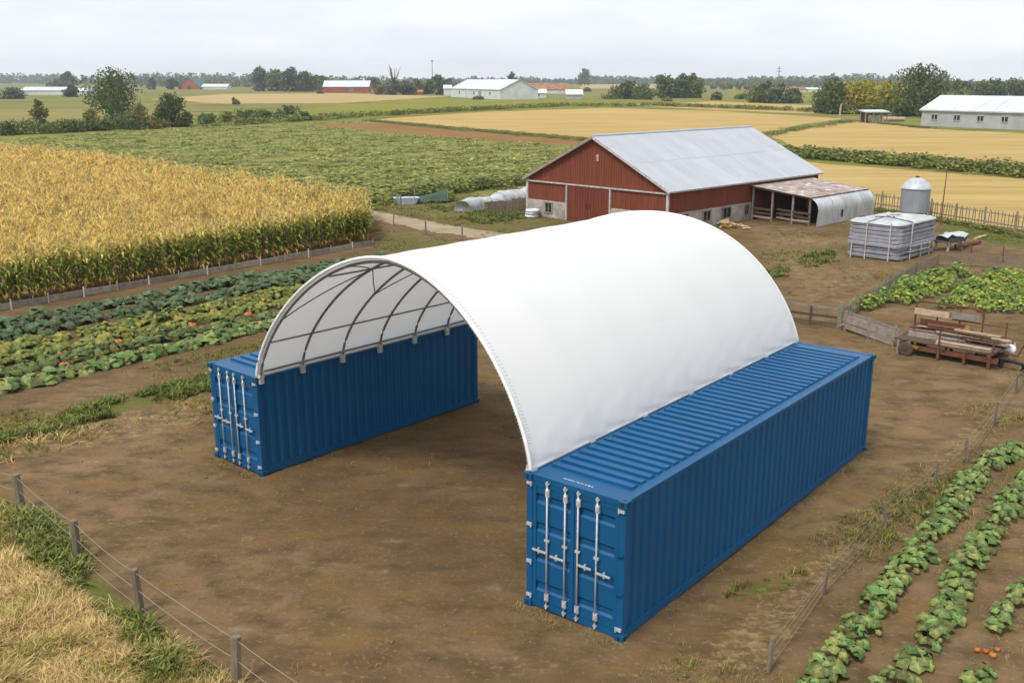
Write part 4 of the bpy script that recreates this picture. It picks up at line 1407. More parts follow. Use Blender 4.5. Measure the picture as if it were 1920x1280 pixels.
for s, z in ((.72, 0), (.95, .5), (1.0, .52), (.90, .5), (.68, .10)):
    for x, y in rrect(1.0 * s, .55 * s, .3 * s, 4):
        b.v.append((x, y, z))
n = 20
for r_ in range(4):
    for k in range(n):
        b.f.append((r_ * n + k, r_ * n + (k + 1) % n, (r_ + 1) * n + (k + 1) % n, (r_ + 1) * n + k))
b.f.append(tuple(range(4 * n, 5 * n)))
b.build('shell', M['palblue'], tb)
MB().box((.1, 0, .40), (1.4, .6, .02)).build('water', M['navy'], tb)
q = G(806, 380)
tl = thing('netted_heap', q, .25, 'heap under teal netting on stakes beside the pale blue tub', 'heap')
b = MB()
for i in range(7):
    for j in range(5):
        b.v.append((-1.4 + 2.8 * i / 6, -.6 + 1.2 * j / 4, max(0, (.3 + .12 * i) * math.sin(math.pi * (j + .3) / 4.6) + rnd.uniform(-.08, .1))))
for i in range(6):
    for j in range(4):
        a = i * 5 + j
        b.f.append((a, a + 5, a + 6, a + 1))
b.build('netting', M['teal'], tl)
for x in (-1.3, 0, 1.3):
    MB().tube([(x, -.5, 0), (x + .05, -.5, 1.15)], .03, 5).build('stake', M['palewood'], tl)
for k, (u, v, a, tl_, lab) in enumerate(((930, 399, .4, .7, 'dark sheet of boards leaning in the weeds by the barn corner'), (958, 397, -.3, .75, 'second dark leaning sheet of boards, nearer the barn'), (981, 393, .1, .6, 'small dark board leaning right against the barn corner'))):
    q = G(u, v)
    t = thing('leaning_boards', q, a, lab, 'boards', 'leaning boards in the weeds')
    for i in range(6):
        o = MB().box((-.7 + .24 * i, 0, .42), (.22, .04, .95 + rnd.uniform(-.1, .1)), rx=-tl_).build('board', M['darkwood'], t)
q = G(997, 407)
for k in range(3):
    o = MB().lathe([(.32, .02), (.46, .0), (.52, .09), (.46, .18), (.32, .16), (.29, .09), (.32, .02)], 20).build('tyre', M['white'] if k != 1 else M['trim'], None, True)
    o.location = (q.x + .03 * k, q.y - .02 * k, .19 * k)
    tag(o, ('pale tyre at the bottom of the stack by the barn corner', 'greyer tyre in the middle of the stack by the barn corner', 'white tyre on top of the stack by the barn corner')[k], 'tyre', 'tyres stacked by the barn')
q = G(1893, 580)
o = MB().add([(-1.2, -.4, 0), (1.2, -.5, 0), (1.3, .5, 0), (-1.1, .5, 0), (-.8, -.2, .30), (.9, -.25, .42), (1.0, .2, .36), (-.7, .25, .25), (.1, 0, .5)], [(0, 1, 5, 4), (1, 2, 6, 5), (2, 3, 7, 6), (3, 0, 4, 7), (4, 5, 8), (5, 6, 8), (6, 7, 8), (7, 4, 8)]).build('tarpaulin', M['navy'], None)
o.location = q
o.rotation_euler = (0, 0, .5)
o.scale = (.6, .6, .6)
tag(o, 'crumpled blue tarpaulin lying at the right edge of the garden plot', 'tarpaulin')

# ------------------------------------------------------------------ vegetation templates
def quads_of(strips):
    """strips: list of (points left, points right, colours) -> V, F, C"""
    V, F, C = [], [], []
    for Lp, Rp, col in strips:
        n = len(V)
        for a, b_, c in zip(Lp, Rp, col):
            V += [a, b_]
            C += [c, c]
        for i in range(len(Lp) - 1):
            F.append((n + 2 * i, n + 2 * i + 1, n + 2 * i + 3, n + 2 * i + 2))
    return np.array(V, float), np.array(F), np.array(C, float)

def lerp3(a, b_, t):
    return tuple(a[i] + (b_[i] - a[i]) * t for i in range(3))

def blade(p, az, up, L, w, droop, n, ca, cb):
    """an arching leaf starting at p"""
    Lp, Rp, C = [], [], []
    dx, dy = math.cos(az), math.sin(az)
    x, y, z = p
    e = up
    for i in range(n + 1):
        t = i / n
        ww = w * (0.55 + 1.1 * t) * (1 - t) ** 0.6 if t < 1 else 0.0
        ww = max(ww, w * 0.06)
        Lp.append((x - dy * ww / 2, y + dx * ww / 2, z))
        Rp.append((x + dy * ww / 2, y - dx * ww / 2, z))
        C.append(lerp3(ca, cb, t))
        st = L / n
        x += dx * math.cos(e) * st
        y += dy * math.cos(e) * st
        z += math.sin(e) * st
        e -= droop / n
    return Lp, Rp, C

DRY, TAN, GRN, YEL = (.40, .27, .075), (.66, .475, .14), (.185, .250, .042), (.36, .32, .06)
def corn_full(seed):
    r = random.Random(seed)
    S_ = []
    H = r.uniform(1.75, 2.05)
    for a in (0, 1.57):
        w = .016
        pts = [(0, 0, 0), (.01, 0, H * .5), (r.uniform(-.05, .05), r.uniform(-.05, .05), H)]
        S_.append(([(x - w * math.cos(a), y - w * math.sin(a), z) for x, y, z in pts], [(x + w * math.cos(a), y + w * math.sin(a), z) for x, y, z in pts], [(.34, .25, .06), (.20, .20, .04), (.45, .36, .10)]))
    az = r.uniform(0, 3)
    nl = 13
    for k in range(nl):
        f = k / (nl - 1)
        z = .22 + f * (H - .35)
        az += math.pi + r.uniform(-.6, .6)
        if f < .16:
            ca, cb = DRY, (.50, .33, .10)
        elif f < .90:
            g = r.uniform(.7, 1.35)
            ca = tuple(c * g for c in GRN)
            cb = lerp3(ca, YEL, r.choice((.05, .1, .2, .5, .9)))
        else:
            ca, cb = lerp3(GRN, YEL, r.uniform(.3, .9)), TAN
        S_.append(blade((0, 0, z), az, r.uniform(.7, 1.2), r.uniform(.62, .95) * (1 - .2 * f), r.uniform(.10, .145), r.uniform(1.6, 2.7), 5, ca, cb))
    for k in range(7):
        S_.append(blade((0, 0, H - .05), r.uniform(0, 6.28), r.uniform(1.0, 1.5), r.uniform(.22, .36), .022, r.uniform(0, .9), 2, (.55, .40, .13), (.66, .46, .19)))
    if r.random() < .8:
        S_.append(blade((0.02, 0, .95), r.uniform(0, 6.28), 1.25, .26, .09, .2, 3, (.36, .33, .07), (.55, .40, .10)))
    return quads_of(S_)

def corn_top(seed):
    r = random.Random(seed)
    S_ = []
    H = r.uniform(1.72, 2.1)
    for k in range(7):
        S_.append(blade((r.uniform(-.03, .03), 0, r.uniform(1.05, H - .15)), r.uniform(0, 6.28), r.uniform(.6, 1.3), r.uniform(.45, .75), r.uniform(.07, .10), r.uniform(1.2, 2.6), 3, lerp3((.40, .33, .08), TAN, r.random()), TAN))
    for k in range(5):
        S_.append(blade((0, 0, H - .08), r.uniform(0, 6.28), r.uniform(.9, 1.5), r.uniform(.22, .40), .03, r.uniform(0, 1.1), 2, (.68, .495, .155), (.78, .575, .215)))
    return quads_of(S_)

def spread_var(temps, P, r, smin, smax, tintvar=.18, tilt=.10, base=(1, 1, 1), yaw=None):
    n = len(P)
    k = r.integers(0, len(temps), n)
    out = []
    for i, T in enumerate(temps):
        q = P[k == i]
        if not len(q):
            continue
        m = len(q)
        tint = np.ones((m, 3)) * (1 + r.normal(0, tintvar, (m, 1))).clip(.5, 1.6) * np.array(base)
        out.append(spread(T, q, r.uniform(0, 6.28, m), r.uniform(smin, smax, m), tint, r.normal(0, tilt, (m, 2))))
    return merge(out)

def with_z(q, z=None):
    return np.concatenate([q, (zf(q[:, 0], q[:, 1]) if z is None else np.full(len(q), z))[:, None]], 1)

# ---- corn
cfl, cfr, cbr, cbl = G(-260, 636), G(690, 452), G(700, 412), G(-260, 268)
P_corn = [G(-260, 636), G(0, 574), G(350, 514), G(692, 452), G(690, 408), G(430, 356), G(200, 318), G(0, 292), G(-260, 262)]
full = [corn_full(s) for s in range(7)]
tops = [corn_top(s + 50) for s in range(7)]
rows = []
A_, B_ = np.array(cfl[:2]), np.array(cfr[:2])
dv = (B_ - A_)
Lf = np.hypot(*dv)
dv /= Lf
nv = np.array([-dv[1], dv[0]])
fr_pts, in_pts = [], []
FL = [P_corn[k] for k in range(4)]
for i in range(3):
    n = int(sum((FL[k + 1] - FL[k]).length for k in range(3)) / .20)
    tl = sum((FL[k + 1] - FL[k]).length for k in range(3))
    for k in range(n):
        a = along(FL, tl * k / n)
        fr_pts.append(np.array([[a.x + nv[0] * (.12 + .5 * i) + rng.normal(0, .07), a.y + nv[1] * (.12 + .5 * i) + rng.normal(0, .07)]]))
E0, E1 = np.array(cfr[:2]), np.array(G(690, 408)[:2])
de = (E1 - E0)
Le = np.hypot(*de)
de /= Le
ne = np.array([-de[1], de[0]])
for i in range(3):
    n = int(Le / .22)
    s = np.linspace(0, Le, n) + rng.normal(0, .06, n)
    q = E0 + de * s[:, None] + ne * (.15 + .5 * i + rng.normal(0, .07, n))[:, None]
    fr_pts.append(q[inpoly(q[:, 0], q[:, 1], P_corn)])
fr_pts = np.concatenate(fr_pts)
q = sample_poly(P_corn, int(area(P_corn) * 3.0))
dist = np.hypot(q[:, 0], q[:, 1])
keep = (np.abs(q[:, 0]) < q[:, 1] * .70) & (edgedist(q[:, 0], q[:, 1], P_corn) > .3) & (rng.random(len(q)) < np.clip(58 / dist, .25, 1))
in_pts = q[keep]
print('corn', len(fr_pts), len(in_pts))
far_sc = np.clip(np.hypot(in_pts[:, 0], in_pts[:, 1]) / 62, 1, 2.0)
T1 = spread_var(full, with_z(fr_pts, -.02), rng, .86, 1.10, .16, .06)
parts_ = [T1]
for a, b_, s in ((0, 70, 1.0), (70, 100, 1.25), (100, 300, 1.6)):
    dd = np.hypot(in_pts[:, 0], in_pts[:, 1])
    qq = in_pts[(dd >= a) & (dd < b_)]
    if len(qq):
        k = rng.integers(0, len(tops), len(qq))
        for i, T in enumerate(tops):
            z = qq[k == i]
            m = len(z)
            if m:
                sc = np.stack([np.full(m, s), np.full(m, s), rng.uniform(.90, 1.08, m)], 1)
                parts_.append(spread(T, with_z(z, -.02), rng.uniform(0, 6.28, m), sc, np.ones((m, 3)) * (1 + rng.normal(0, .13, (m, 1))) * np.array([1, rng.uniform(.94, 1.03), 1]), rng.normal(0, .06, (m, 2))))
Vc, Fc_, Cc = merge(parts_)
tag(np_mesh('corn_crop', Vc, Fc_, M['crop'], Cc.clip(0, .95)), kind='stuff', label='tall ripening corn, yellow on top and green along its edge')
# dry undergrowth colour below the canopy of the corn
corn_soil = mat('corn_litter', (0.20, 0.145, 0.06), (0.30, 0.21, 0.09), 0.95, 1.5, spec=.05)
b = MB()
b.poly([(p.x, p.y, .035) for p in [P_corn[i] for i in range(len(P_corn))]])
tag(b.build('corn_soil', corn_soil), kind='structure')

# ---- grass and weeds
def tuft(seed, nb, h, w, spread_, ca, cb, droop=(.3, 1.4), n=2):
    r = random.Random(seed)
    S_ = []
    for k in range(nb):
        g = r.uniform(.7, 1.3)
        S_.append(blade((r.uniform(-spread_, spread_), r.uniform(-spread_, spread_), -.01), r.uniform(0, 6.28), r.uniform(.7, 1.5), h * r.uniform(.5, 1.1), w * r.uniform(.7, 1.3), r.uniform(*droop), n, tuple(c * g for c in ca), tuple(c * g for c in cb)))
    return quads_of(S_)
GA, GB = (.095, .115, .020), (.26, .245, .065)
green_t = [tuft(s, 9, .20, .022, .09, GA, GB) for s in range(6)]
weed_t = [tuft(s + 20, 12, .30, .05, .12, (.075, .105, .020), (.20, .225, .055), (.6, 1.8), 3) for s in range(6)]
straw_t = [tuft(s + 40, 10, .32, .014, .12, (.34, .24, .09), (.62, .47, .22), (.4, 2.2), 3) for s in range(6)]
thin_t = [tuft(s + 60, 6, .14, .014, .10, (.19, .16, .05), (.36, .28, .12), (.4, 2.0), 2) for s in range(6)]

def clumpy(P, n, thr=0.0, sc=.5):
    q = sample_poly(P, n)
    f = np.sin(q[:, 0] * 1.3 * sc + 2 * np.sin(q[:, 1] * .9 * sc)) + np.sin(q[:, 1] * 1.7 * sc - q[:, 0] * .8 * sc) + rng.normal(0, .5, n)
    return q[f > thr]
# keep everything off the containers' footprints
FOOT = []
for spec in (BOX_R, BOX_L):
    FOOT.append([corner(spec, -.1, -.15, 0), corner(spec, spec[4] + .1, -.15, 0), corner(spec, spec[4] + .1, spec[3] + .1, 0), corner(spec, -.1, spec[3] + .1, 0)])
BARNP = [Vector((bx + x * math.cos(ba) + y * math.sin(ba), by - x * math.sin(ba) + y * math.cos(ba), 0)) for x, y in ((-bw - .3, -.3), (.3, -.3), (.3, y_a), (sx + 1, y_a), (sx + 1, y_b), (.3, y_b), (.3, bL), (-bw - .3, bL))]
def off_feet(q):
    ok = np.ones(len(q), bool)
    for P in FOOT + [BARNP]:
        ok &= ~inpoly(q[:, 0], q[:, 1], P)
    return q[ok]
P_vis = GP((-40, 600), (500, 480), (700, 440), (1440, 420), (1960, 470), (1960, 1300), (-40, 1300))
near_green = [clumpy(P_verge, 3000, .1), clumpy(P_right2, 300, -.1), clumpy(P_far2, 900, 0), clumpy(P_bank, 3000, -.1), clumpy(P_corner, 800, .5), clumpy(P_right1, 2300, .7), clumpy(P_far3, 900, 1.0), clumpy(P_dry1, 500, .7), clumpy(P_far1, 500, .8), clumpy(P_weed, 700, .2), clumpy(P_mid, 1000, .8), clumpy(P_straw, 350, 1.2)]
gq = off_feet(np.concatenate(near_green))
Vg, Fg, Cg = spread_var(green_t, with_z(gq), rng, .6, 1.25, .22, .15)
tag(np_mesh('grass', Vg, Fg, M['crop'], Cg), kind='stuff', label='short green grass along the fences and yard edges')
wq = off_feet(np.concatenate([clumpy(P_weed, 1300, .3, 1.0), clumpy(GP((20, 960), (90, 965), (160, 1060), (150, 1110), (60, 1060)), 380, -1), clumpy(GP((180, 1130), (260, 1150), (330, 1260), (290, 1270)), 150, .2), clumpy(GP((1500, 480), (1560, 470), (1580, 490), (1510, 505)), 90, -1), clumpy(GP((1430, 508), (1480, 500), (1480, 520), (1440, 525)), 50, -1), clumpy(GP((790, 385), (850, 365), (870, 402), (990, 400), (970, 425), (900, 420)), 900, -.2), clumpy(GP((860, 398), (990, 394), (985, 408), (890, 408)), 260, -2)]))
Vg, Fg, Cg = spread_var(weed_t, with_z(wq), rng, .6, 1.25, .25, .15)
tag(np_mesh('weeds', Vg, Fg, M['crop'], Cg), kind='stuff', label='dark green weeds in low patches round the yard')
sq = off_feet(np.concatenate([clumpy(P_straw, 9000, -2.5), clumpy(P_dry1, 700, .7), clumpy(P_verge, 1500, .2)]))
def patch(q, a, b_, ph):
    return np.sin(q[:, 0] * a + 1.7 * np.sin(q[:, 1] * b_ + ph)) * np.sin(q[:, 1] * a * 1.2 - q[:, 0] * b_ + ph)
pz = patch(sq, 2.1, 1.3, .4)
sq = sq[(pz + rng.normal(0, .35, len(sq))) > -.45]
hgt = (.62 + .38 * patch(sq, 1.5, 2.2, 2.0) + .25 * patch(sq, 4.0, 3.1, 1.0)).clip(.22, 1.3)
hue = patch(sq, 1.1, 1.7, 3.1) + rng.normal(0, .35, len(sq))
tn = np.where((hue > .75)[:, None], np.array([[.45, .55, .25]]), np.where((hue < -.7)[:, None], np.array([[.62, .52, .42]]), np.array([[1.08, 1.05, 1.0]]))) * (1 + rng.normal(0, .16, (len(sq), 1)))
lean = np.stack([patch(sq, .9, .8, 1.0) * .9, patch(sq, .8, 1.1, 2.5) * .9], 1) + rng.normal(0, .45, (len(sq), 2))
kk = rng.integers(0, len(straw_t), len(sq))
ps_ = []
for i, T in enumerate(straw_t):
    w_ = kk == i
    m_ = int(w_.sum())
    h_ = hgt[w_] * rng.uniform(.7, 1.2, m_)
    ps_.append(spread(T, with_z(sq[w_]), rng.uniform(0, 6.28, m_), np.stack([.9 + .3 * h_, .9 + .3 * h_, h_], 1), tn[w_], lean[w_]))
Vg, Fg, Cg = merge(ps_)
tag(np_mesh('dry_grass', Vg, Fg, M['straw'], Cg.clip(0, .9)), kind='stuff', label='pale dry grass in the near left corner')
tq = off_feet(np.concatenate([clumpy(P_vis, 9000, 1.35, .8), clumpy(P_right1, 3600, .1), clumpy(P_far3, 1500, .5), clumpy(P_mid, 1400, .2), clumpy(P_far1, 700, 0), clumpy(P_bank, 1800, .2), clumpy(GP((1560, 1290), (1700, 1080), (1900, 850), (1960, 860), (1960, 1290)), 1500, .7)]))
foot_edge = []
for P in FOOT:
    for _ in range(170):
        k_ = rnd.randrange(4)
        a_ = P[k_].lerp(P[(k_ + 1) % 4], rnd.random())
        cc_ = (P[0] + P[2]) / 2
        o_ = (a_ - cc_).normalized() * rnd.uniform(0, .22)
        foot_edge.append((a_.x + o_.x, a_.y + o_.y))
tq = np.concatenate([tq, np.array(foot_edge)])
Vg, Fg, Cg = spread_var(thin_t, with_z(tq), rng, .5, 1.1, .25, .25)
tag(np_mesh('stray_grass', Vg, Fg, M['straw'], Cg), kind='stuff', label='thin stray grass scattered over the bare yard')

# clods and pebbles
oc = np.array([(1, 0, 0), (0, 1, 0), (-1, 0, 0), (0, -1, 0), (0, 0, .8), (0, 0, -.4)], float)
of = np.array([(0, 1, 4), (1, 2, 4), (2, 3, 4), (3, 0, 4), (1, 0, 5), (2, 1, 5), (3, 2, 5), (0, 3, 5)])
cq = off_feet(sample_poly(P_vis, 9000))
m = len(cq)
sc = (rng.random((m, 1)) ** 3 * .035 + .010) * rng.uniform(.6, 1.3, (m, 3))
Vg, Fg, Cg = spread((oc, of, np.ones((6, 3))), with_z(cq), rng.uniform(0, 6.28, m), sc, np.ones((m, 3)))
tag(np_mesh('clods', Vg, Fg, M['clod'], None), kind='stuff', label='small clods and pebbles on the yard')

# ---- leafy rows: squash plants
def squash_leaf(seed, r0=.17, n=15, cup=.05, lob=.16):
    r = random.Random(seed)
    V, C, F = [(0, 0, 0)], [(.17, .23, .09)], []
    ph = r.uniform(0, 6)
    for ring, f in ((1, .55), (2, 1.0)):
        for k in range(n):
            a = -math.pi * .97 + 2 * math.pi * .97 * k / (n - 1)
            rr = r0 * (1 + lob * math.cos(5 * a) * f) * (1 - .12 * abs(a) / math.pi) * f
            z = cup * (math.sin(a * 2.5 + ph) * .6 + .2) * f + (.03 if ring == 1 else -.035 + r.uniform(-.02, .02))
            V.append((rr * math.cos(a) + r0 * .15, rr * math.sin(a), z))
            vein = abs(math.cos(2.5 * a))
            g = r.uniform(.85, 1.1)
            C.append(tuple(c * g for c in (lerp3((.085, .135, .040), (.13, .185, .065), vein ** 3) if ring == 1 else (.075, .125, .034))))
    for k in range(n - 1):
        F.append((0, 1 + k, 2 + k, 2 + k))
        F.append((1 + k, 1 + n + k, 2 + n + k, 2 + k))
    V += [(0, .006, -.002), (0, -.006, -.002), (-.12, .006, -.22), (-.12, -.006, -.22)]
    C += [(.13, .17, .06)] * 4
    q = len(V) - 4
    F.append((q, q + 1, q + 3, q + 2))
    return np.array(V), np.array([f if f[2] != f[3] else f for f in F]), np.array(C)

def tri_mesh_from(T, name, m):
    V, F, C = T
    me = bpy.data.meshes.new(name)
    faces = [tuple(dict.fromkeys(f)) for f in F.tolist()]
    me.from_pydata(V.tolist(), [], faces)
    a = me.color_attributes.new('tint', 'FLOAT_COLOR', 'POINT')
    c = np.ones((len(V), 4), np.float32)
    c[:, :3] = C
    a.data.foreach_set('color', c.ravel())
    me.materials.append(m)
    me.polygons.foreach_set('use_smooth', [True] * len(me.polygons))
    me.update()
    return me
leaf_T = [squash_leaf(s) for s in range(6)]
leaf_me = [tri_mesh_from(T, 'squash_leaf', M['leaf']) for T in leaf_T]

def leaf_poses(r, n, R, h):
    out = []
    for k in range(n):
        t = (k + .5) / n
        rad = R * math.sqrt(t) * r.uniform(.8, 1.1)
        az = k * 2.4 + r.uniform(-.4, .4)
        z = h * (1.05 - .6 * t) * r.uniform(.65, 1.2)
        tilt = r.gauss(.1, .25) + .7 * t * r.uniform(.5, 1.5)
        out.append((Vector((rad * math.cos(az), rad * math.sin(az), z)), Matrix.Rotation(az + r.uniform(-.4, .4), 4, 'Z') @ Matrix.Rotation(tilt, 4, 'Y'), r.choice((.45, .6, .75, .85, .95, 1.05, 1.2)) * r.uniform(.9, 1.1)))
    return out

def squash_plant(p, R, h, n, label, group, seed, size=1.0, name='squash_plant'):
    r = random.Random(seed)
    t = thing(name, p, 0, label, 'plant', group)
    for pos, rot, s in leaf_poses(r, n, R, h):
        o = bpy.data.objects.new('leaf', r.choice(leaf_me))
        COL.objects.link(o)
        o.parent = t
        o.matrix_local = Matrix.Translation(pos) @ rot @ Matrix.Scale(s * size, 4)
    return t

def row_points(px, step, jit=.08):
    P = [G(u, v) for u, v in px]
    out = []
    tot = sum((P[i + 1] - P[i]).length for i in range(len(P) - 1))
    s = 0
    while s < tot:
        q = along(P, s)
        out.append(Vector((q.x + rnd.uniform(-jit, jit), q.y + rnd.uniform(-jit, jit), 0)))
        s += step * rnd.uniform(.75, 1.35) * (1.45 if rnd.random() < .10 else 1)
    return out
seed = 100
for px, step, lab, grp in (
        (((1520, 1310), (1560, 1250), (1640, 1145), (1710, 1055), (1770, 975), (1820, 905), (1860, 868), (1905, 845)), .47, 'leafy squash plant in the row nearest the wire fence', 'squash plants in the row by the fence'),
        (((1660, 1310), (1700, 1255), (1770, 1150), (1820, 1050), (1870, 985), (1900, 940), (1960, 880)), .46, 'leafy squash plant in the middle row on the right', 'squash plants in the middle right row'),
        (((1810, 1310), (1838, 1250), (1862, 1195), (1895, 1140), (1950, 1085)), .45, 'leafy squash plant in the outer row by the orange pumpkins', 'squash plants in the outer right row')):
    for p in row_points(px, step):
        seed += 1
        r = random.Random(seed)
        small = grp.endswith('outer right row')
        if small and any((p - G(u, v)).length < .34 for u, v in ((1832, 1221), (1861, 1231), (1870, 1222))):
            continue
        squash_plant(p, (.20 if small else .30) * r.uniform(.8, 1.15), (.20 if small else .27) * r.uniform(.8, 1.2), 10 if small else r.randint(17, 23), lab, grp, seed, (.60 if small else .70) * r.uniform(.85, 1.1))

def pumpkin_mesh():
    n, V, F = 16, [], []
    prof = [(.02, .02), (.55, .02), (.92, .28), (1, .52), (.88, .80), (.5, .97), (.1, .93)]
    for rr, z in prof:
        for k in range(n):
            a = 2 * math.pi * k / n
            g = 1 - .10 * (k % 2)
            V.append((rr * math.cos(a) * g, rr * math.sin(a) * g, z * 1.45))
    for i in range(len(prof) - 1):
        for k in range(n):
            F.append((i * n + k, i * n + (k + 1) % n, (i + 1) * n + (k + 1) % n, (i + 1) * n + k))
    me = bpy.data.meshes.new('rind')
    me.from_pydata(V, [], F)
    me.materials.append(M['pumpkin'])
    me.polygons.foreach_set('use_smooth', [True] * len(F))
    return me
pump_me = pumpkin_mesh()
stem_me = MB().tube([(0, 0, 1.25), (.05, 0, 1.6), (.2, .05, 1.85)], [.16, .10, .11], 6)
stem_o = stem_me.build('stem', M['bark'], None)
stem_mesh = stem_o.data
bpy.data.objects.remove(stem_o)
def pumpkin(u, v, r_, label, group):
    p = G(u, v)
    t = thing('pumpkin', (p.x, p.y, float(zf(p.x, p.y))), rnd.uniform(0, 6), label, 'pumpkin', group)
    t.scale = (r_, r_, r_)
    for nm, me in (('rind', pump_me), ('stem', stem_mesh)):
        o = bpy.data.objects.new(nm, me)
        COL.objects.link(o)
        o.parent = t
for (u, v, r_, lab) in ((1832, 1221, .052, 'small orange pumpkin at the left end of the cluster of four'), (1848, 1223, .052, 'pale orange pumpkin second from left in the cluster of four'),
                        (1861, 1231, .062, 'deep orange pumpkin lowest in the cluster of four'), (1870, 1219, .050, 'orange pumpkin tucked behind at the right of the cluster of four')):
    pumpkin(u, v, r_, lab, 'pumpkins by the outer right row')

# the squash field on the left: rows running beside the corn
def leafy(seed, n, R, h, size, c, var=.25, yellow=0.0):
    r = random.Random(seed)
    ps = []
    for pos, rot, s in leaf_poses(r, n, R, h):
        V, F, C = leaf_T[r.randrange(6)]
        Mx = np.array(Matrix.Translation(pos) @ rot @ Matrix.Scale(s * size, 4))
        W_ = V @ Mx[:3, :3].T + Mx[:3, 3]
        g = r.uniform(1 - var, 1 + var)
        cc = (.22, .22, .045) if r.random() < yellow else c
        ps.append((W_, F, C * np.array(cc) / np.array((.085, .135, .04)) * g))
    return merge(ps)
kinds = {
    'blue': [tri_mesh_from(leafy(s, 24, .50, .40, 1.25, (.095, .138, .062)), 'leaves', M['foliage']) for s in range(5)],
    'yellow': [tri_mesh_from(leafy(s + 10, 24, .52, .36, 1.15, (.165, .200, .050), .35, .13), 'leaves', M['foliage']) for s in range(5)],
    'dark': [tri_mesh_from(leafy(s + 20, 22, .48, .34, 1.15, (.105, .145, .048), .4, .10), 'leaves', M['foliage']) for s in range(5)],
}
def simple_row(px, step, kind, name, lab, cat, grp, jit=.12, smin=.68, smax=1.0):
    for p in row_points(px, step, jit):
        o = bpy.data.objects.new(name, rnd.choice(kinds[kind]))
        COL.objects.link(o)
        o.location = (p.x, p.y, float(zf(p.x, p.y)))
        s = rnd.uniform(smin, smax)
        o.scale = (s, s, s * rnd.uniform(.85, 1.15))
        o.rotation_euler = (0, 0, rnd.uniform(0, 6.28))
        tag(o, lab, cat, grp)
for p in row_points(((-60, 752), (0, 735), (200, 688), (350, 652), (520, 612)), .50, .09):
    seed += 1
    r = random.Random(seed)
    squash_plant(p, .36 * r.uniform(.85, 1.15), .30 * r.uniform(.85, 1.2), 11, 'pale green leafy plant in the left field row nearest the container', 'leafy plants in the nearest row of the left field', seed, 1.25 * r.uniform(.9, 1.1), 'leafy_plant')
simple_row(((-60, 719), (0, 706), (200, 662), (400, 620), (540, 590)), .52, 'dark', 'leafy_plant', 'dark leafy plant in the second row of the left field', 'plant', 'dark plants in the second left row')
simple_row(((-60, 697), (0, 684), (200, 641), (400, 600), (570, 565), (640, 550)), .52, 'yellow', 'pumpkin_plant', 'yellowing pumpkin plant in the third row of the left field', 'plant', 'yellowing plants in the third left row')
simple_row(((-60, 674), (0, 662), (200, 620), (400, 580), (600, 541), (660, 529)), .52, 'yellow', 'pumpkin_plant', 'yellowing pumpkin plant in the fourth row of the left field', 'plant', 'yellowing plants in the fourth left row')
simple_row(((-60, 650), (0, 638), (200, 598), (400, 560), (600, 523), (720, 500)), .52, 'blue', 'cabbage_plant', 'bluish cabbage plant in the second row from the corn', 'plant', 'bluish plants in the second row from the corn')
simple_row(((-60, 626), (0, 615), (200, 577), (400, 541), (600, 508), (720, 487)), .52, 'blue', 'cabbage_plant', 'bluish cabbage plant in the row nearest the corn', 'plant', 'bluish plants in the row nearest the corn')
for (u, v, r_, lab) in ((108, 675, .20, 'orange pumpkin on the far left of the squash field'), (122, 694, .19, 'small pumpkin just below the leftmost orange pumpkin'), (362, 618, .17, 'orange pumpkin among yellow leaves midway along the rows'),
                        (335, 604, .19, 'orange pumpkin farther back among the yellowing rows'), (466, 597, .18, 'tall orange pumpkin close to the white canopy edge'), (90, 655, .18, 'pumpkin half hidden above the leftmost orange pumpkin'), (402, 591, .18, 'small pumpkin near the bluish rows, left of the canopy'), (222, 648, .18, 'small orange pumpkin between the leftmost and the middle ones')):
    pumpkin(u, v, r_, lab, 'pumpkins in the left field')

# the garden plot on the right
P_gard = GP((1608, 583), (1690, 540), (1765, 508), (1935, 520), (1960, 592), (1850, 585), (1680, 570))
gk = [tri_mesh_from(leafy(s + 40, 40, .42, .42, .55, (.22, .29, .05), .4, .12), 'leaves', M['foliage']) for s in range(4)] + [tri_mesh_from(leafy(s + 50, 40, .42, .38, .55, (.14, .22, .05), .4, .0), 'leaves', M['foliage']) for s in range(3)]
gp = []
tries = 0
while len(gp) < 120 and tries < 4000:
    tries += 1
    q = sample_poly(P_gard, 1)[0]
    # a bare path crosses the plot
    a, b_ = G(1735, 580), G(1830, 522)
    dist_ = abs((b_.x - a.x) * (a.y - q[1]) - (a.x - q[0]) * (b_.y - a.y)) / (b_ - a).length
    if dist_ < .45 or any((q[0] - w[0]) ** 2 + (q[1] - w[1]) ** 2 < .42 for w in gp):
        continue
    gp.append(q)
for q in gp:
    o = bpy.data.objects.new('vegetable_plant', rnd.choice(gk))
    COL.objects.link(o)
    o.location = (q[0], q[1], 0)
    s = rnd.uniform(.7, 1.35)
    o.scale = (s, s, s)
    o.rotation_euler = (0, 0, rnd.uniform(0, 6.28))
    tag(o, 'bright green vegetable plant inside the netted garden plot', 'plant', 'vegetables in the netted garden plot')

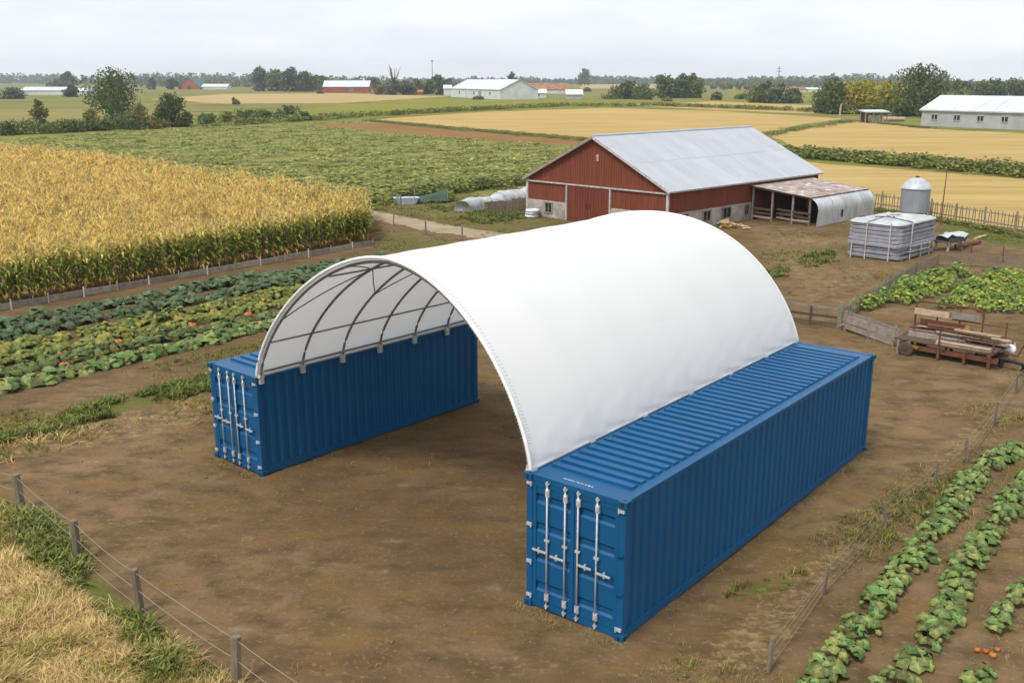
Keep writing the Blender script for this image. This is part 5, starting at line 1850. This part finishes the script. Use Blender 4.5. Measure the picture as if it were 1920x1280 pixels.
# ---- the bean field, ditch growth and far verges: masses of leaf clumps
def clump(seed, n, R, h, s, ca, cb, lean=.7):
    r = random.Random(seed)
    V, F, C = [], [], []
    for k in range(n):
        a, rr = r.uniform(0, 6.28), R * math.sqrt(r.random())
        c = Vector((rr * math.cos(a), rr * math.sin(a), h * r.uniform(.25, 1) * (1 - .5 * (rr / R) ** 2)))
        q = Matrix.Rotation(r.uniform(0, 6.28), 3, 'Z') @ Matrix.Rotation(r.gauss(0, lean), 3, 'X')
        ss = s * r.uniform(.7, 1.4)
        i = len(V)
        for x, y in ((-1, -.7), (1, -.7), (1, .7), (-1, .7)):
            V.append(tuple(c + q @ Vector((x * ss / 2, y * ss / 2, 0))))
            C.append(lerp3(ca, cb, r.random()))
        F.append((i, i + 1, i + 2, i + 3))
        col = lerp3(ca, cb, r.random())
        for z in range(4):
            C[i + z] = col
    return np.array(V), np.array(F), np.array(C)
bean_t = [clump(s, 30, .95, .24, .19, (.155, .185, .038), (.40, .40, .115), .30) for s in range(6)]
n = int(area(P_bean) * .62)
q = sample_poly(P_bean, n)
rd_ = np.array(G(420, 336)[:2]) - np.array(G(0, 284)[:2])
rd_ /= np.hypot(*rd_)
rn_ = np.array([-rd_[1], rd_[0]])
w_ = q @ rn_
w_ = np.round(w_ / 1.7) * 1.7 + rng.normal(0, .26, len(w_))
q = (q @ rd_)[:, None] * rd_ + w_[:, None] * rn_
dd = np.hypot(q[:, 0], q[:, 1])
q = q[(np.abs(q[:, 0]) < q[:, 1] * .58) & (rng.random(n) < np.clip(95 / dd, .25, 1) ** 1.5)]
redp = GP((560, 232), (760, 230), (1130, 262), (1120, 276), (900, 262), (700, 246))
q = q[~inpoly(q[:, 0], q[:, 1], redp)]
q = off_feet(q)
print('bean clumps', len(q))
Vg, Fg, Cg = spread_var(bean_t, with_z(q, GZ), rng, .75, 1.5, .22, .1)
tag(np_mesh('bean_plants', Vg, Fg, M['crop'], Cg), kind='stuff', label='low green bean plants covering the middle field')

ditch_t = [clump(s + 30, 46, 1.0, .85, .20, (.095, .125, .026), (.26, .275, .07), .6) for s in range(6)]
def strip_mass(name, px, per, temps, smin, smax, label, wid, zs=1.0, var=.25, z=GZ):
    P = [G(u, v) for u, v in px]
    tot = sum((P[i + 1] - P[i]).length for i in range(len(P) - 1))
    n = int(tot * per)
    pts = []
    for i in range(n):
        a = along(P, rng.uniform(0, tot))
        pts.append((a.x + rng.normal(0, wid * .3), a.y + rng.normal(0, wid)))
    m = len(pts)
    q = with_z(np.array(pts), z)
    k = rng.integers(0, len(temps), m)
    ps = []
    for i, T in enumerate(temps):
        w = q[k == i]
        if len(w):
            s = rng.uniform(smin, smax, len(w))
            ps.append(spread(T, w, rng.uniform(0, 6.28, len(w)), np.stack([s, s, s * zs], 1), np.ones((len(w), 3)) * (1 + rng.normal(0, var, (len(w), 1))).clip(.4, 1.7)))
    V, F, C = merge(ps)
    return tag(np_mesh(name, V, F, M['crop'], C.clip(0, .9)), kind='stuff', label=label)
strip_mass('ditch_growth', ((1470, 288), (1600, 298), (1760, 312), (1920, 325), (2040, 335)), 14, ditch_t, .8, 1.7, 'rank green growth along the ditch between the wheat fields', 3.2)
strip_mass('field_verge', ((420, 236), (560, 226), (690, 218), (860, 208), (1050, 199), (1250, 199), (1420, 205), (1560, 211)), 2.2, ditch_t, 1.0, 2.2, 'low dark green verge between the far fields', 4.0)
strip_mass('field_verge', ((690, 226), (880, 243), (1030, 256), (1130, 264)), 9, ditch_t, .45, .9, 'green verge between the red stubble and the wheat', 2.2, .6)
strip_mass('field_verge', ((1440, 252), (1500, 240), (1600, 226), (1740, 240)), 4, ditch_t, .5, 1.1, 'thin green verge between the two wheat fields', 2.0, .5)
strip_mass('bean_edge', ((690, 382), (780, 362), (870, 352), (985, 342)), 11, ditch_t, .7, 1.4, 'yellowing tall growth at the near edge of the bean field', 1.4, .8)
strip_mass('corn_back_weeds', ((-60, 276), (200, 308), (430, 345), (600, 372), (700, 392)), 5, ditch_t, .5, 1.0, 'weeds along the fence behind the corn', .7, .7)
strip_mass('fence_weeds', ((1606, 388), (1700, 403), (1800, 422), (1960, 450)), 7, ditch_t, .35, .7, 'weeds under the picket fence', .5, .6, z=0)

# ------------------------------------------------------------------ trees and bushes
LEAFC = {
    'dark': ((0.047, 0.072, 0.023), (0.143, 0.182, 0.058)),
    'mid': ((0.072, 0.104, 0.029), (0.195, 0.227, 0.068)),
    'yellow': ((0.24, 0.22, 0.026), (0.55, 0.48, 0.06)),
    'grey': ((0.065, 0.085, 0.047), (0.169, 0.189, 0.111)),
    'olive': ((0.098, 0.111, 0.029), (0.247, 0.234, 0.072)),
    'rusty': ((0.143, 0.098, 0.026), (0.286, 0.195, 0.065)),
}
def crown(r_, h, w, kind, n, leaf, base=.18, lobes=9, shape='round'):
    """leaf faces spread through an uneven set of lobes; z from base*h to h"""
    ca, cb = np.array(LEAFC[kind][0]), np.array(LEAFC[kind][1])
    L_ = []
    for i in range(lobes):
        t = (i + .5) / lobes
        z = base + (1 - base) * t
        if shape == 'cone':
            env = (1 - t) ** .8 * .5 + .04
        elif shape == 'sparse':
            env = .42 * math.sin(math.pi * min(1, t * .8 + .15)) + .05
        else:
            env = .5 * math.sin(math.pi * (t * .80 + .16)) ** .7
        a = r_.uniform(0, 2 * math.pi)
        d = env * r_.uniform(.25, .75)
        L_.append((math.cos(a) * d * w, math.sin(a) * d * w, z * h, max(.12, env * r_.uniform(.55, .85)) * w * (.5 if shape == 'sparse' else 1), r_.uniform(.75, 1.25)))
    ws = np.array([l[3] ** 2 for l in L_])
    k = r_.choice(len(L_), n, p=ws / ws.sum())
    LA = np.array(L_)[k]
    d = r_.normal(0, 1, (n, 3))
    d /= np.linalg.norm(d, axis=1)[:, None]
    rad = (1 - .55 * r_.random(n) ** 2)
    bump = 1 + .22 * np.sin(d[:, 0] * 7 + k) * np.sin(d[:, 1] * 6 + 2 * k) + r_.normal(0, .06, n)
    c = LA[:, :3] + d * (LA[:, 3] * rad * bump)[:, None] * np.array([1, 1, .82])
    c[:, 2] = np.where(c[:, 2] > 0, c[:, 2] * h / np.percentile(c[:, 2], 99.7), c[:, 2])
    c[:, 2] = np.maximum(c[:, 2], h * base * .45 * r_.uniform(.5, 1.2, n))
    u = r_.normal(0, 1, (n, 3))
    u /= np.linalg.norm(u, axis=1)[:, None]
    v = np.cross(u, d + r_.normal(0, .6, (n, 3)))
    v /= np.linalg.norm(v, axis=1)[:, None] + 1e-9
    s = leaf * r_.uniform(.55, 1.3, n)[:, None]
    V = np.stack([c - u * s * .5 - v * s * .35, c + u * s * .5 - v * s * .30, c + u * s * .45 + v * s * .35, c - u * s * .5 + v * s * .32], 1).reshape(-1, 3)
    F = np.arange(4 * n).reshape(n, 4)
    t = np.clip(r_.beta(1.6, 2.2, n) * LA[:, 4], 0, 1)
    col = ca + (cb - ca) * t[:, None]
    return V, F, np.repeat(col, 4, 0)

tree_seed = [500]
def tree(u, vb, vt, wpx, kind, label, group=None, name='tree', shape='round', n=900, base=.18, lobes=9, leafpx=2.6, cat='tree', depth_u=None, trunk=True):
    p = G(u, vb, GZ)
    h = HT(p, vt) - GZ
    w = wpx / FPX * p.y
    tree_seed[0] += 1
    r_ = np.random.default_rng(tree_seed[0])
    t = thing(name, (p.x, p.y, GZ), 0, label, cat, group)
    leaf = max(leafpx * p.y / FPX * 1.45, .14)
    n = int(n * 1.7)
    V, F, C = crown(r_, h, w, kind, n, leaf, base, lobes, shape)
    np_mesh('crown' if cat == 'tree' else 'foliage', V, F, M['foliage'], C, parent=t)
    if trunk:
        rr = max(.035 * h * .5, .06)
        b = MB().tube([(0, 0, -.2), (w * .02, 0, h * .35), (-w * .02, w * .01, h * .85)], [rr * 1.25, rr * .8, rr * .15], 7)
        for i in range(6):
            a = 2.4 * i + r_.uniform(-.5, .5)
            z0_ = h * (.18 + .10 * i)
            ll = w * r_.uniform(.22, .36)
            b.tube([(0, 0, z0_), (ll * .5 * math.cos(a), ll * .5 * math.sin(a), z0_ + h * .10), (ll * math.cos(a), ll * math.sin(a), z0_ + h * .24)], [rr * .5, rr * .3, rr * .06], 5)
        b.build('trunk' if cat == 'tree' else 'stems', M['bark'], t, True)
    return t

# left foreground of the far fields
tree(212, 226, 129, 100, 'dark', 'tallest dark tree on the left, with a ragged pointed top', n=2600, base=.10, lobes=14, leafpx=2.2)
tree(318, 238, 176, 66, 'dark', 'compact round dark tree right of the tallest left-hand tree', n=1800, base=.06, lobes=10, leafpx=2.2)
tree(76, 238, 187, 44, 'olive', 'light airy young tree at the far left', n=620, base=.08, lobes=18, shape='sparse', leafpx=2.0)
tree(268, 236, 196, 46, 'olive', 'brownish shrub between the two dark left-hand trees', name='shrub', cat='shrub', n=700, base=.02, lobes=7, leafpx=2.2)
tree(178, 240, 205, 40, 'olive', 'pale shrub at the left foot of the tallest dark tree', name='shrub', cat='shrub', n=600, base=.02, lobes=6, leafpx=2.2)
tree(228, 242, 212, 60, 'mid', 'yellowish green shrub at the foot of the tallest dark tree', name='shrub', cat='shrub', n=700, base=.02, lobes=7, leafpx=2.2)
tree(345, 238, 208, 34, 'mid', 'low shrub against the right side of the round dark tree', name='shrub', cat='shrub', n=450, base=.02, lobes=6, leafpx=2.2)
for u, vb, vt, w, k in ((10, 254, 226, 70, 'dark'), (48, 252, 222, 60, 'mid'), (96, 250, 228, 60, 'mid'), (132, 248, 224, 56, 'dark'), (160, 246, 226, 44, 'dark'), (195, 245, 224, 40, 'mid'), (255, 243, 222, 46, 'dark'), (290, 242, 224, 40, 'olive')):
    tree(u, vb, vt, w, k, 'low dense bush in the hedge row below the left-hand trees', 'hedge bushes below the left-hand trees', 'bush', n=520, base=.02, lobes=6, leafpx=2.2, cat='bush', trunk=False)
for u, vb, vt, w, k in ((385, 232, 212, 46, 'mid'), (425, 230, 210, 44, 'olive'), (460, 228, 206, 46, 'dark'), (498, 226, 206, 44, 'dark'), (542, 226, 198, 48, 'grey'), (575, 226, 210, 34, 'dark')):
    tree(u, vb, vt, w, k, 'low bush in the hedge running right from the round dark tree', 'hedge bushes right of the left-hand trees', 'bush', n=420, base=.02, lobes=6, leafpx=2.2, cat='bush', trunk=False)
tree(20, 186, 165, 42, 'grey', 'grey bush at the far left before the long white shed', name='bush', cat='bush', n=420, base=.02, lobes=6, trunk=False)
tree(131, 182, 162, 26, 'dark', 'small dark bush right of the long white shed', name='bush', cat='bush', n=360, base=.02, lobes=5, trunk=False)
tree(128, 166, 135, 26, 'dark', 'dark bluish tree above the long white shed on the left', n=420, base=.08, lobes=7)
tree(108, 166, 148, 30, 'dark', 'lower bluish tree left of the one above the white shed', n=360, base=.05, lobes=6)
tree(322, 168, 148, 20, 'dark', 'small dark tree left of the green-roofed red barn', n=300, base=.05, lobes=6)
tree(288, 168, 147, 22, 'grey', 'small grey tree farther left of the green-roofed red barn', n=300, base=.05, lobes=6)
for u, vb, vt, w, k in ((484, 171, 126, 40, 'grey'), (520, 171, 131, 44, 'mid'), (548, 172, 127, 40, 'dark'), (575, 172, 134, 44, 'dark'), (598, 172, 142, 30, 'olive')):
    tree(u, vb, vt, w, k, 'tall tree in the clump left of the grey-roofed red barn', 'trees left of the grey-roofed red barn', n=800, base=.04, lobes=10)
tree(698, 172, 147, 26, 'dark', 'dark tree behind the small white awning', n=340, base=.05, lobes=6)
tree(739, 178, 147, 34, 'grey', 'half-bare grey tree with thin upright twigs', n=420, base=.05, lobes=9, shape='cone')
for u, vb, vt, w, k in ((716, 178, 160, 30, 'rusty'), (760, 178, 152, 34, 'grey'), (778, 177, 150, 34, 'olive'), (800, 177, 150, 34, 'mid'), (822, 178, 142, 36, 'dark'), (845, 177, 148, 26, 'mid')):
    tree(u, vb, vt, w, k, 'low tree in the thicket left of the big white barn', 'thicket left of the white barn', n=420, base=.03, lobes=7)
tree(962, 172, 136, 26, 'grey', 'thin tree rising behind the white barn ridge', n=260, base=.2, lobes=7, shape='sparse')
tree(1096, 162, 130, 24, 'grey', 'slender tree standing alone on the horizon, right of the rusty-roofed shed', n=280, base=.15, lobes=8)
for u, vb, vt, w, k in ((1180, 186, 152, 44, 'dark'), (1208, 187, 158, 44, 'mid'), (1160, 184, 162, 30, 'olive')):
    tree(u, vb, vt, w, k, 'rounded bush-like tree left of the pair of tall trees, centre right', 'bushy trees left of the tall pair', n=600, base=.02, lobes=8)
for u, vb, vt, w, k in ((1242, 184, 141, 46, 'mid'), (1275, 184, 140, 48, 'dark'), (1302, 184, 139, 46, 'mid')):
    tree(u, vb, vt, w, k, 'tall round tree in the clump centre right of the horizon', 'tall clump centre right', n=900, base=.03, lobes=10)
tree(1345, 188, 173, 24, 'mid', 'very small bush in the meadow beside the tall clump', name='bush', cat='bush', n=220, base=.02, lobes=5, trunk=False)
for u, vb, vt, w, k in ((1424, 193, 163, 46, 'mid'), (1458, 194, 158, 48, 'grey'), (1490, 194, 166, 44, 'mid'), (1436, 192, 152, 24, 'dark')):
    tree(u, vb, vt, w, k, 'rounded bush in the meadow clump below the right-hand pylon', 'bushes below the right-hand pylon', 'bush', n=620, base=.02, lobes=8, cat='bush')
tree(1560, 214, 147, 66, 'mid', 'green tree at the left end of the right-hand clump', n=1500, base=.06, lobes=11)
tree(1612, 214, 150, 74, 'yellow', 'yellow-green tree in the middle of the right-hand clump', n=1700, base=.08, lobes=11)
tree(1655, 213, 153, 62, 'yellow', 'second yellow-green tree, right beside the first', n=1400, base=.08, lobes=10)
tree(1722, 218, 122, 100, 'dark', 'tall dark tree left of the long white barn on the right', n=2600, base=.06, lobes=14)
tree(1540, 212, 186, 34, 'dark', 'dark bush at the left foot of the right-hand clump', name='bush', cat='bush', n=420, base=.02, lobes=6, trunk=False)
for u, vb, vt, w, k in ((1640, 216, 196, 34, 'mid'), (1690, 219, 195, 34, 'dark'), (1735, 222, 200, 30, 'dark')):
    tree(u, vb, vt, w, k, 'low bush under the right-hand trees', 'bushes under the right-hand trees', 'bush', n=360, base=.02, lobes=6, cat='bush', trunk=False)
for i, (u, vt, w, k) in enumerate(((1768, 154, 44, 'mid'), (1800, 150, 46, 'dark'), (1834, 152, 46, 'mid'), (1866, 147, 48, 'dark'), (1900, 147, 50, 'mid'), (1938, 148, 50, 'dark'))):
    tree(u, 184, vt, w, k, 'tree in the dark line behind the long white barn', 'trees behind the long white barn', n=620, base=.02, lobes=8)
tree(1800, 186, 166, 50, 'olive', 'olive bush before the trees behind the long white barn', name='bush', cat='bush', n=420, base=.02, lobes=6, trunk=False)
# twigs of the half-bare tree
p = G(739, 178, GZ)
b = MB()
for i in range(14):
    a = rnd.uniform(0, 6.28)
    s = p.y / FPX
    d_ = rnd.uniform(2, 15) * s
    b.tube([(0, 0, 20 * s), (d_ * .6 * math.cos(a), d_ * .6 * math.sin(a), 34 * s), (d_ * math.cos(a), d_ * math.sin(a), rnd.uniform(44, 54) * s)], [.55 * s, .4 * s, .2 * s], 4)
tw = [o for o in bpy.data.objects if o.get('label', '').startswith('half-bare')][0]
b.build('twigs', M['bark'], tw)

# far woods along the horizon: reads as masses
def far_woods(segs, name, label, leafs=1.0):
    parts = []
    r_ = np.random.default_rng(len(segs) * 7 + 3)
    for (ua, ub, vb, vt, kind, dens) in segs:
        pa, pb = G(ua, vb, GZ), G(ub, vb, GZ)
        n = int(abs(ub - ua) / 6 * dens)
        for i in range(n):
            p = pa.lerp(pb, (i + r_.uniform(0, 1)) / n)
            yy = p.y * r_.uniform(.93, 1.10)
            px_ = p.x * yy / p.y
            h = (HT(Vector((0, yy, 0)), vt) - GZ) * r_.uniform(.72, 1.12)
            w = h * r_.uniform(.8, 1.5)
            V, F, C = crown(r_, max(h, 4), w, kind, 70, 3.4 * yy / FPX, .02, 5)
            parts.append((V + np.array([px_, yy, GZ]), F, C))
    V, F, C = merge(parts)
    return tag(np_mesh(name, V, F, M['crop'], C), kind='stuff', label=label)
far_woods(((-60, 130, 157, 139, 'dark', 1.2), (80, 140, 158, 140, 'mid', 1), (130, 300, 158, 143, 'dark', 1.2), (240, 480, 160, 139, 'dark', 1.6), (300, 470, 163, 148, 'mid', 1.2), (600, 740, 160, 144, 'dark', 1.2), (740, 900, 159, 147, 'grey', 1.0),
           (880, 1010, 159, 144, 'dark', 1.0), (960, 1110, 158, 148, 'dark', 1.2), (1100, 1250, 158, 143, 'dark', 1.6), (1300, 1400, 160, 147, 'dark', 1.2), (1330, 1560, 163, 149, 'mid', 1.2), (1400, 1560, 160, 144, 'dark', 1.5), (1330, 1430, 168, 158, 'rusty', .8), (1540, 1780, 160, 140, 'dark', 1.4), (1750, 2000, 166, 150, 'dark', 1.2)),
          'far_woods', 'bluish far woods along the horizon')

# ------------------------------------------------------------------ far buildings
def gabled(name, u0, u1, vb, veave, vridge, label, wallm, roofm, depth, yaw=0.0, cat='barn', windows=0, gable=None, door=False, overh=.4, sheets=0, base=None):
    """a gabled building; long side faces the camera between u0 and u1"""
    a, b_ = G(u0, vb, GZ), G(u1, vb if base is None else base, GZ)
    d = b_ - a
    L = d.length
    an = math.atan2(d.y, d.x)
    he, hr = HT(a, veave) - GZ, HT(a, vridge) - GZ
    t = thing(name, (a.x, a.y, GZ), an, label, cat)
    D = depth
    w = MB()
    w.add([(0, 0, 0), (L, 0, 0), (L, D, 0), (0, D, 0), (0, 0, he), (L, 0, he), (L, D, he), (0, D, he), (0, D / 2, hr - .1), (L, D / 2, hr - .1)],
          [(0, 1, 5, 4), (1, 2, 6, 9, 5), (2, 3, 7, 6), (3, 0, 4, 8, 7)])
    w.build('wall', M[wallm], t)
    o = overh
    s = (hr - he) / (D / 2)
    r = MB()
    for sg in (-1, 1):
        ye = D / 2 + sg * (D / 2 + o)
        ze = he - o * s
        P = [(-o, D / 2, hr), (L + o, D / 2, hr), (L + o, ye, ze), (-o, ye, ze)]
        Q = [(x, y, z + .18) for x, y, z in P]
        r.add(P + Q, [(0, 1, 2, 3), (7, 6, 5, 4), (0, 4, 5, 1), (1, 5, 6, 2), (2, 6, 7, 3), (3, 7, 4, 0)])
    roof = r.build('roof', M[roofm], t)
    if sheets:
        for i in range(sheets):
            xa, xb = -o + (L + 2 * o) * i / sheets + .03, -o + (L + 2 * o) * (i + 1) / sheets - .03
            ye, ze = -o - .05, he - o * s
            q = .18 + rnd.uniform(.03, .07)
            MB().add([(xa, D / 2, hr + q), (xb, D / 2, hr + q), (xb, ye, ze + q), (xa, ye, ze + q), (xa, D / 2, hr + q - .04), (xb, D / 2, hr + q - .04), (xb, ye, ze + q - .04), (xa, ye, ze + q - .04)],
                     [(0, 3, 2, 1), (3, 7, 6, 2), (0, 4, 7, 3), (1, 2, 6, 5)]).build('roof_sheet', M[roofm], roof)
    for i in range(windows):
        x = L * (i + .6) / (windows + .2)
        hh = he * .30
        f = MB().box((x, -.03, he * .58), (hh * 1.2, .12, hh)).build('window', M['glass'], t)
        MB().box((x, -.06, he * .58 + hh * .56), (hh * 1.45, .16, hh * .14)).box((x, -.06, he * .58 - hh * .56), (hh * 1.45, .16, hh * .14)).box((x, -.10, he * .58), (.12, .08, hh * .98)).build('frame', M['trim'], f)
    if door:
        MB().box((L * .62, -.05, he * .40), (he * .9, .14, he * .8)).build('door', M['palewood'], t)
    return t

# long white barn on the right
wb = gabled('long_barn', 1726, 2010, 236, 206, 181, 'long low whitewashed barn with pale metal roof at the right edge', 'greywall', 'farroof', 13, windows=6, sheets=18, base=248)
# white barn in the distance, its gable seen on the right
a, b_ = G(843, 182, GZ), G(938, 184, GZ)
gabled('white_barn', 846, 938, 182, 166, 150, 'large white barn with pale grey roof in the middle distance', 'brightwall', 'farroof', 20, windows=3, door=True, sheets=10, base=187)
gabled('annex', 832, 846, 180, 166, 160, 'small white annex at the left end of the large white barn', 'brightwall', 'farroof', 8, cat='shed')
gabled('greenhouse', 972, 1024, 184, 175, 168, 'low whitish greenhouse right of the large white barn', 'brightwall', 'farroof', 9, cat='greenhouse', windows=2, sheets=5)
gabled('rusty_shed', 976, 1066, 176, 168, 157, 'long shed with rust-brown roof behind the greenhouse', 'brightwall', 'rustfar', 16, cat='shed', sheets=8)
gabled('small_shed', 1062, 1092, 186, 177, 169, 'small shed with a white roof right of the greenhouse', 'greywall', 'white', 8, cat='shed')
gabled('red_barn', 606, 692, 174, 163, 152, 'distant red barn with grey-green roof beside the tree clump', 'orangered', 'farroof', 18, windows=3, door=True, sheets=7)
# red barn with gable to the front and green roof
p = G(355, 168, GZ)
s = p.y / FPX
gt = thing('red_barn', (p.x, p.y, GZ), -.25, 'distant orange-red gabled barn with steep green roof', 'barn')
W2, D2, H2, E2 = 44 * s, 34 * s, 20 * s, 4 * s
MB().add([(-W2 / 2, 0, 0), (W2 / 2, 0, 0), (W2 / 2, 0, E2), (0, 0, H2 - .3), (-W2 / 2, 0, E2), (-W2 / 2, D2, 0), (W2 / 2, D2, 0), (W2 / 2, D2, E2), (0, D2, H2 - .3), (-W2 / 2, D2, E2)],
         [(0, 1, 2, 3, 4), (9, 8, 7, 6, 5), (1, 6, 7, 2), (0, 4, 9, 5)]).build('wall', M['orangered'], gt)
r = MB()
for sg in (-1, 1):
    P = [(0, -.4, H2), (0, D2 + .4, H2), (sg * (W2 / 2 + 1), D2 + .4, E2 - .8), (sg * (W2 / 2 + 1), -.4, E2 - .8)]
    r.add(P + [(x, y, z + .3) for x, y, z in P], [(0, 1, 2, 3), (7, 6, 5, 4), (0, 4, 5, 1), (1, 5, 6, 2), (2, 6, 7, 3), (3, 7, 4, 0)])
r.build('roof', M['tealroof'], gt)
MB().box((0, -.1, E2 * .9), (W2 * .16, .3, E2 * 1.6)).build('door', M['darkwood'], gt)
gabled('white_house', 378, 426, 168, 163, 158, 'low white building right of the green-roofed red barn', 'brightwall', 'farroof', 16, cat='building')
gabled('white_shed', 38, 118, 178, 170, 164, 'long low white shed at the far left', 'brightwall', 'farroof', 18, cat='shed', sheets=6)
gabled('white_shed', 140, 166, 178, 171, 166, 'short white shed right of the long one, left of the tallest tree', 'brightwall', 'farroof', 14, cat='shed')
gabled('far_building', 1470, 1512, 173, 168, 164, 'low whitish building far off below the right-hand pylon', 'brightwall', 'rustfar', 18, cat='building')
gabled('far_building', 1514, 1540, 173, 168, 165, 'second low whitish building far off, right of the first', 'brightwall', 'farroof', 18, cat='building')
gabled('white_awning', 698, 712, 176, 171, 168, 'tiny white awning beside the grey-roofed red barn', 'brightwall', 'white', 6, cat='awning')
gabled('red_hut', 765, 792, 178, 173, 169, 'tiny reddish hut in front of the thicket', 'orangered', 'rustfar', 8, cat='hut')
# open field shelter
p = G(1622, 231, GZ)
sh = thing('field_shelter', (p.x, p.y, GZ), .05, 'small open field shelter with flat white roof left of the long white barn', 'shelter')
s = p.y / FPX
for x in (0, 14 * s, 28 * s, 40 * s):
    for y in (0, 3.0):
        MB().beam((x, y, 0), (x, y, 20 * s), .22, .22).build('post', M['palewood'], sh)
MB().box((20 * s, 1.5, 21 * s), (44 * s, 4.2, .25), rx=.06).build('roof', M['farroof'], sh)
MB().box((22 * s, 1.6, 6 * s), (14 * s, 1.5, 10 * s)).build('hay_rack', M['trim'], sh)
MB().box((8 * s, 3.0, 9 * s), (15 * s, .12, 16 * s)).build('back_panel', M['darkwood'], sh)
p = G(1574, 222, GZ)
o = MB().beam((0, 0, 0), (.1, 0, HT(p, 196) - GZ), .35, .35).build('field_post', M['tanwood'], None)
o.location = p
tag(o, 'lone pale post in front of the yellow-green trees', 'post')
p = G(1668, 228, GZ)
o = MB().tube([(-1.5, 0, .5), (0, 0, .55), (3.5, .4, .5)], [.5, .55, .5], 8).build('log', M['tanwood'], None)
o.location = p
tag(o, 'pale log lying right of the field shelter', 'log')
# masts on the horizon
for u, vb, vt, lab, arms in ((811, 160, 113, 'thin mast with a small top on the horizon, left of the white barn', 1), (1458, 176, 124, 'right-hand pylon with short cross-arms on the horizon', 2)):
    p = G(u, vb, GZ)
    h = HT(p, vt) - GZ
    s = p.y / FPX
    t = thing('mast', (p.x, p.y, GZ), 0, lab, 'mast')
    MB().tube([(0, 0, 0), (0, 0, h)], [1.0 * s, .55 * s], 6).build('pole', M['pipe'], t)
    for k in range(arms):
        z = h - 4.5 * s - 5 * s * k if arms > 1 else h - 2 * s
        MB().box((0, 0, z), ((9 if arms > 1 else 4) * s, .8 * s, (1.0 if arms > 1 else 2.5) * s)).build('cross_arm', M['pipe'], t)
# a few small bushes scattered in the far meadows
for u, vb, vt, w, k in ((440, 196, 184, 14, 'olive'), (1100, 172, 165, 14, 'olive'), (1142, 186, 176, 50, 'olive'), (1255, 190, 182, 26, 'olive'), (1390, 186, 176, 26, 'mid'), (900, 187, 181, 20, 'olive'), (600, 176, 168, 14, 'olive')):
    tree(u, vb, vt, w, k, 'small bush alone in the distant meadows', 'lone bushes in the distant meadows', 'bush', n=160, base=.02, lobes=5, cat='bush', trunk=False)

# ------------------------------------------------------------------ haze
hz = bpy.data.materials.new('air_haze')
hz.use_nodes = True
hz.node_tree.nodes.clear()
hout = hz.node_tree.nodes.new('ShaderNodeOutputMaterial')
pv = hz.node_tree.nodes.new('ShaderNodeVolumePrincipled')
pv.inputs['Color'].default_value = (.84, .93, 1.0, 1)
pv.inputs['Density'].default_value = 0.00017
pv.inputs['Anisotropy'].default_value = 0.0
hz.node_tree.links.new(pv.outputs[0], hout.inputs['Volume'])
tag(MB().box((0, 1950, 39), (8800, 4900, 81)).build('haze', hz), kind='stuff', label='thin pale haze over the plain')
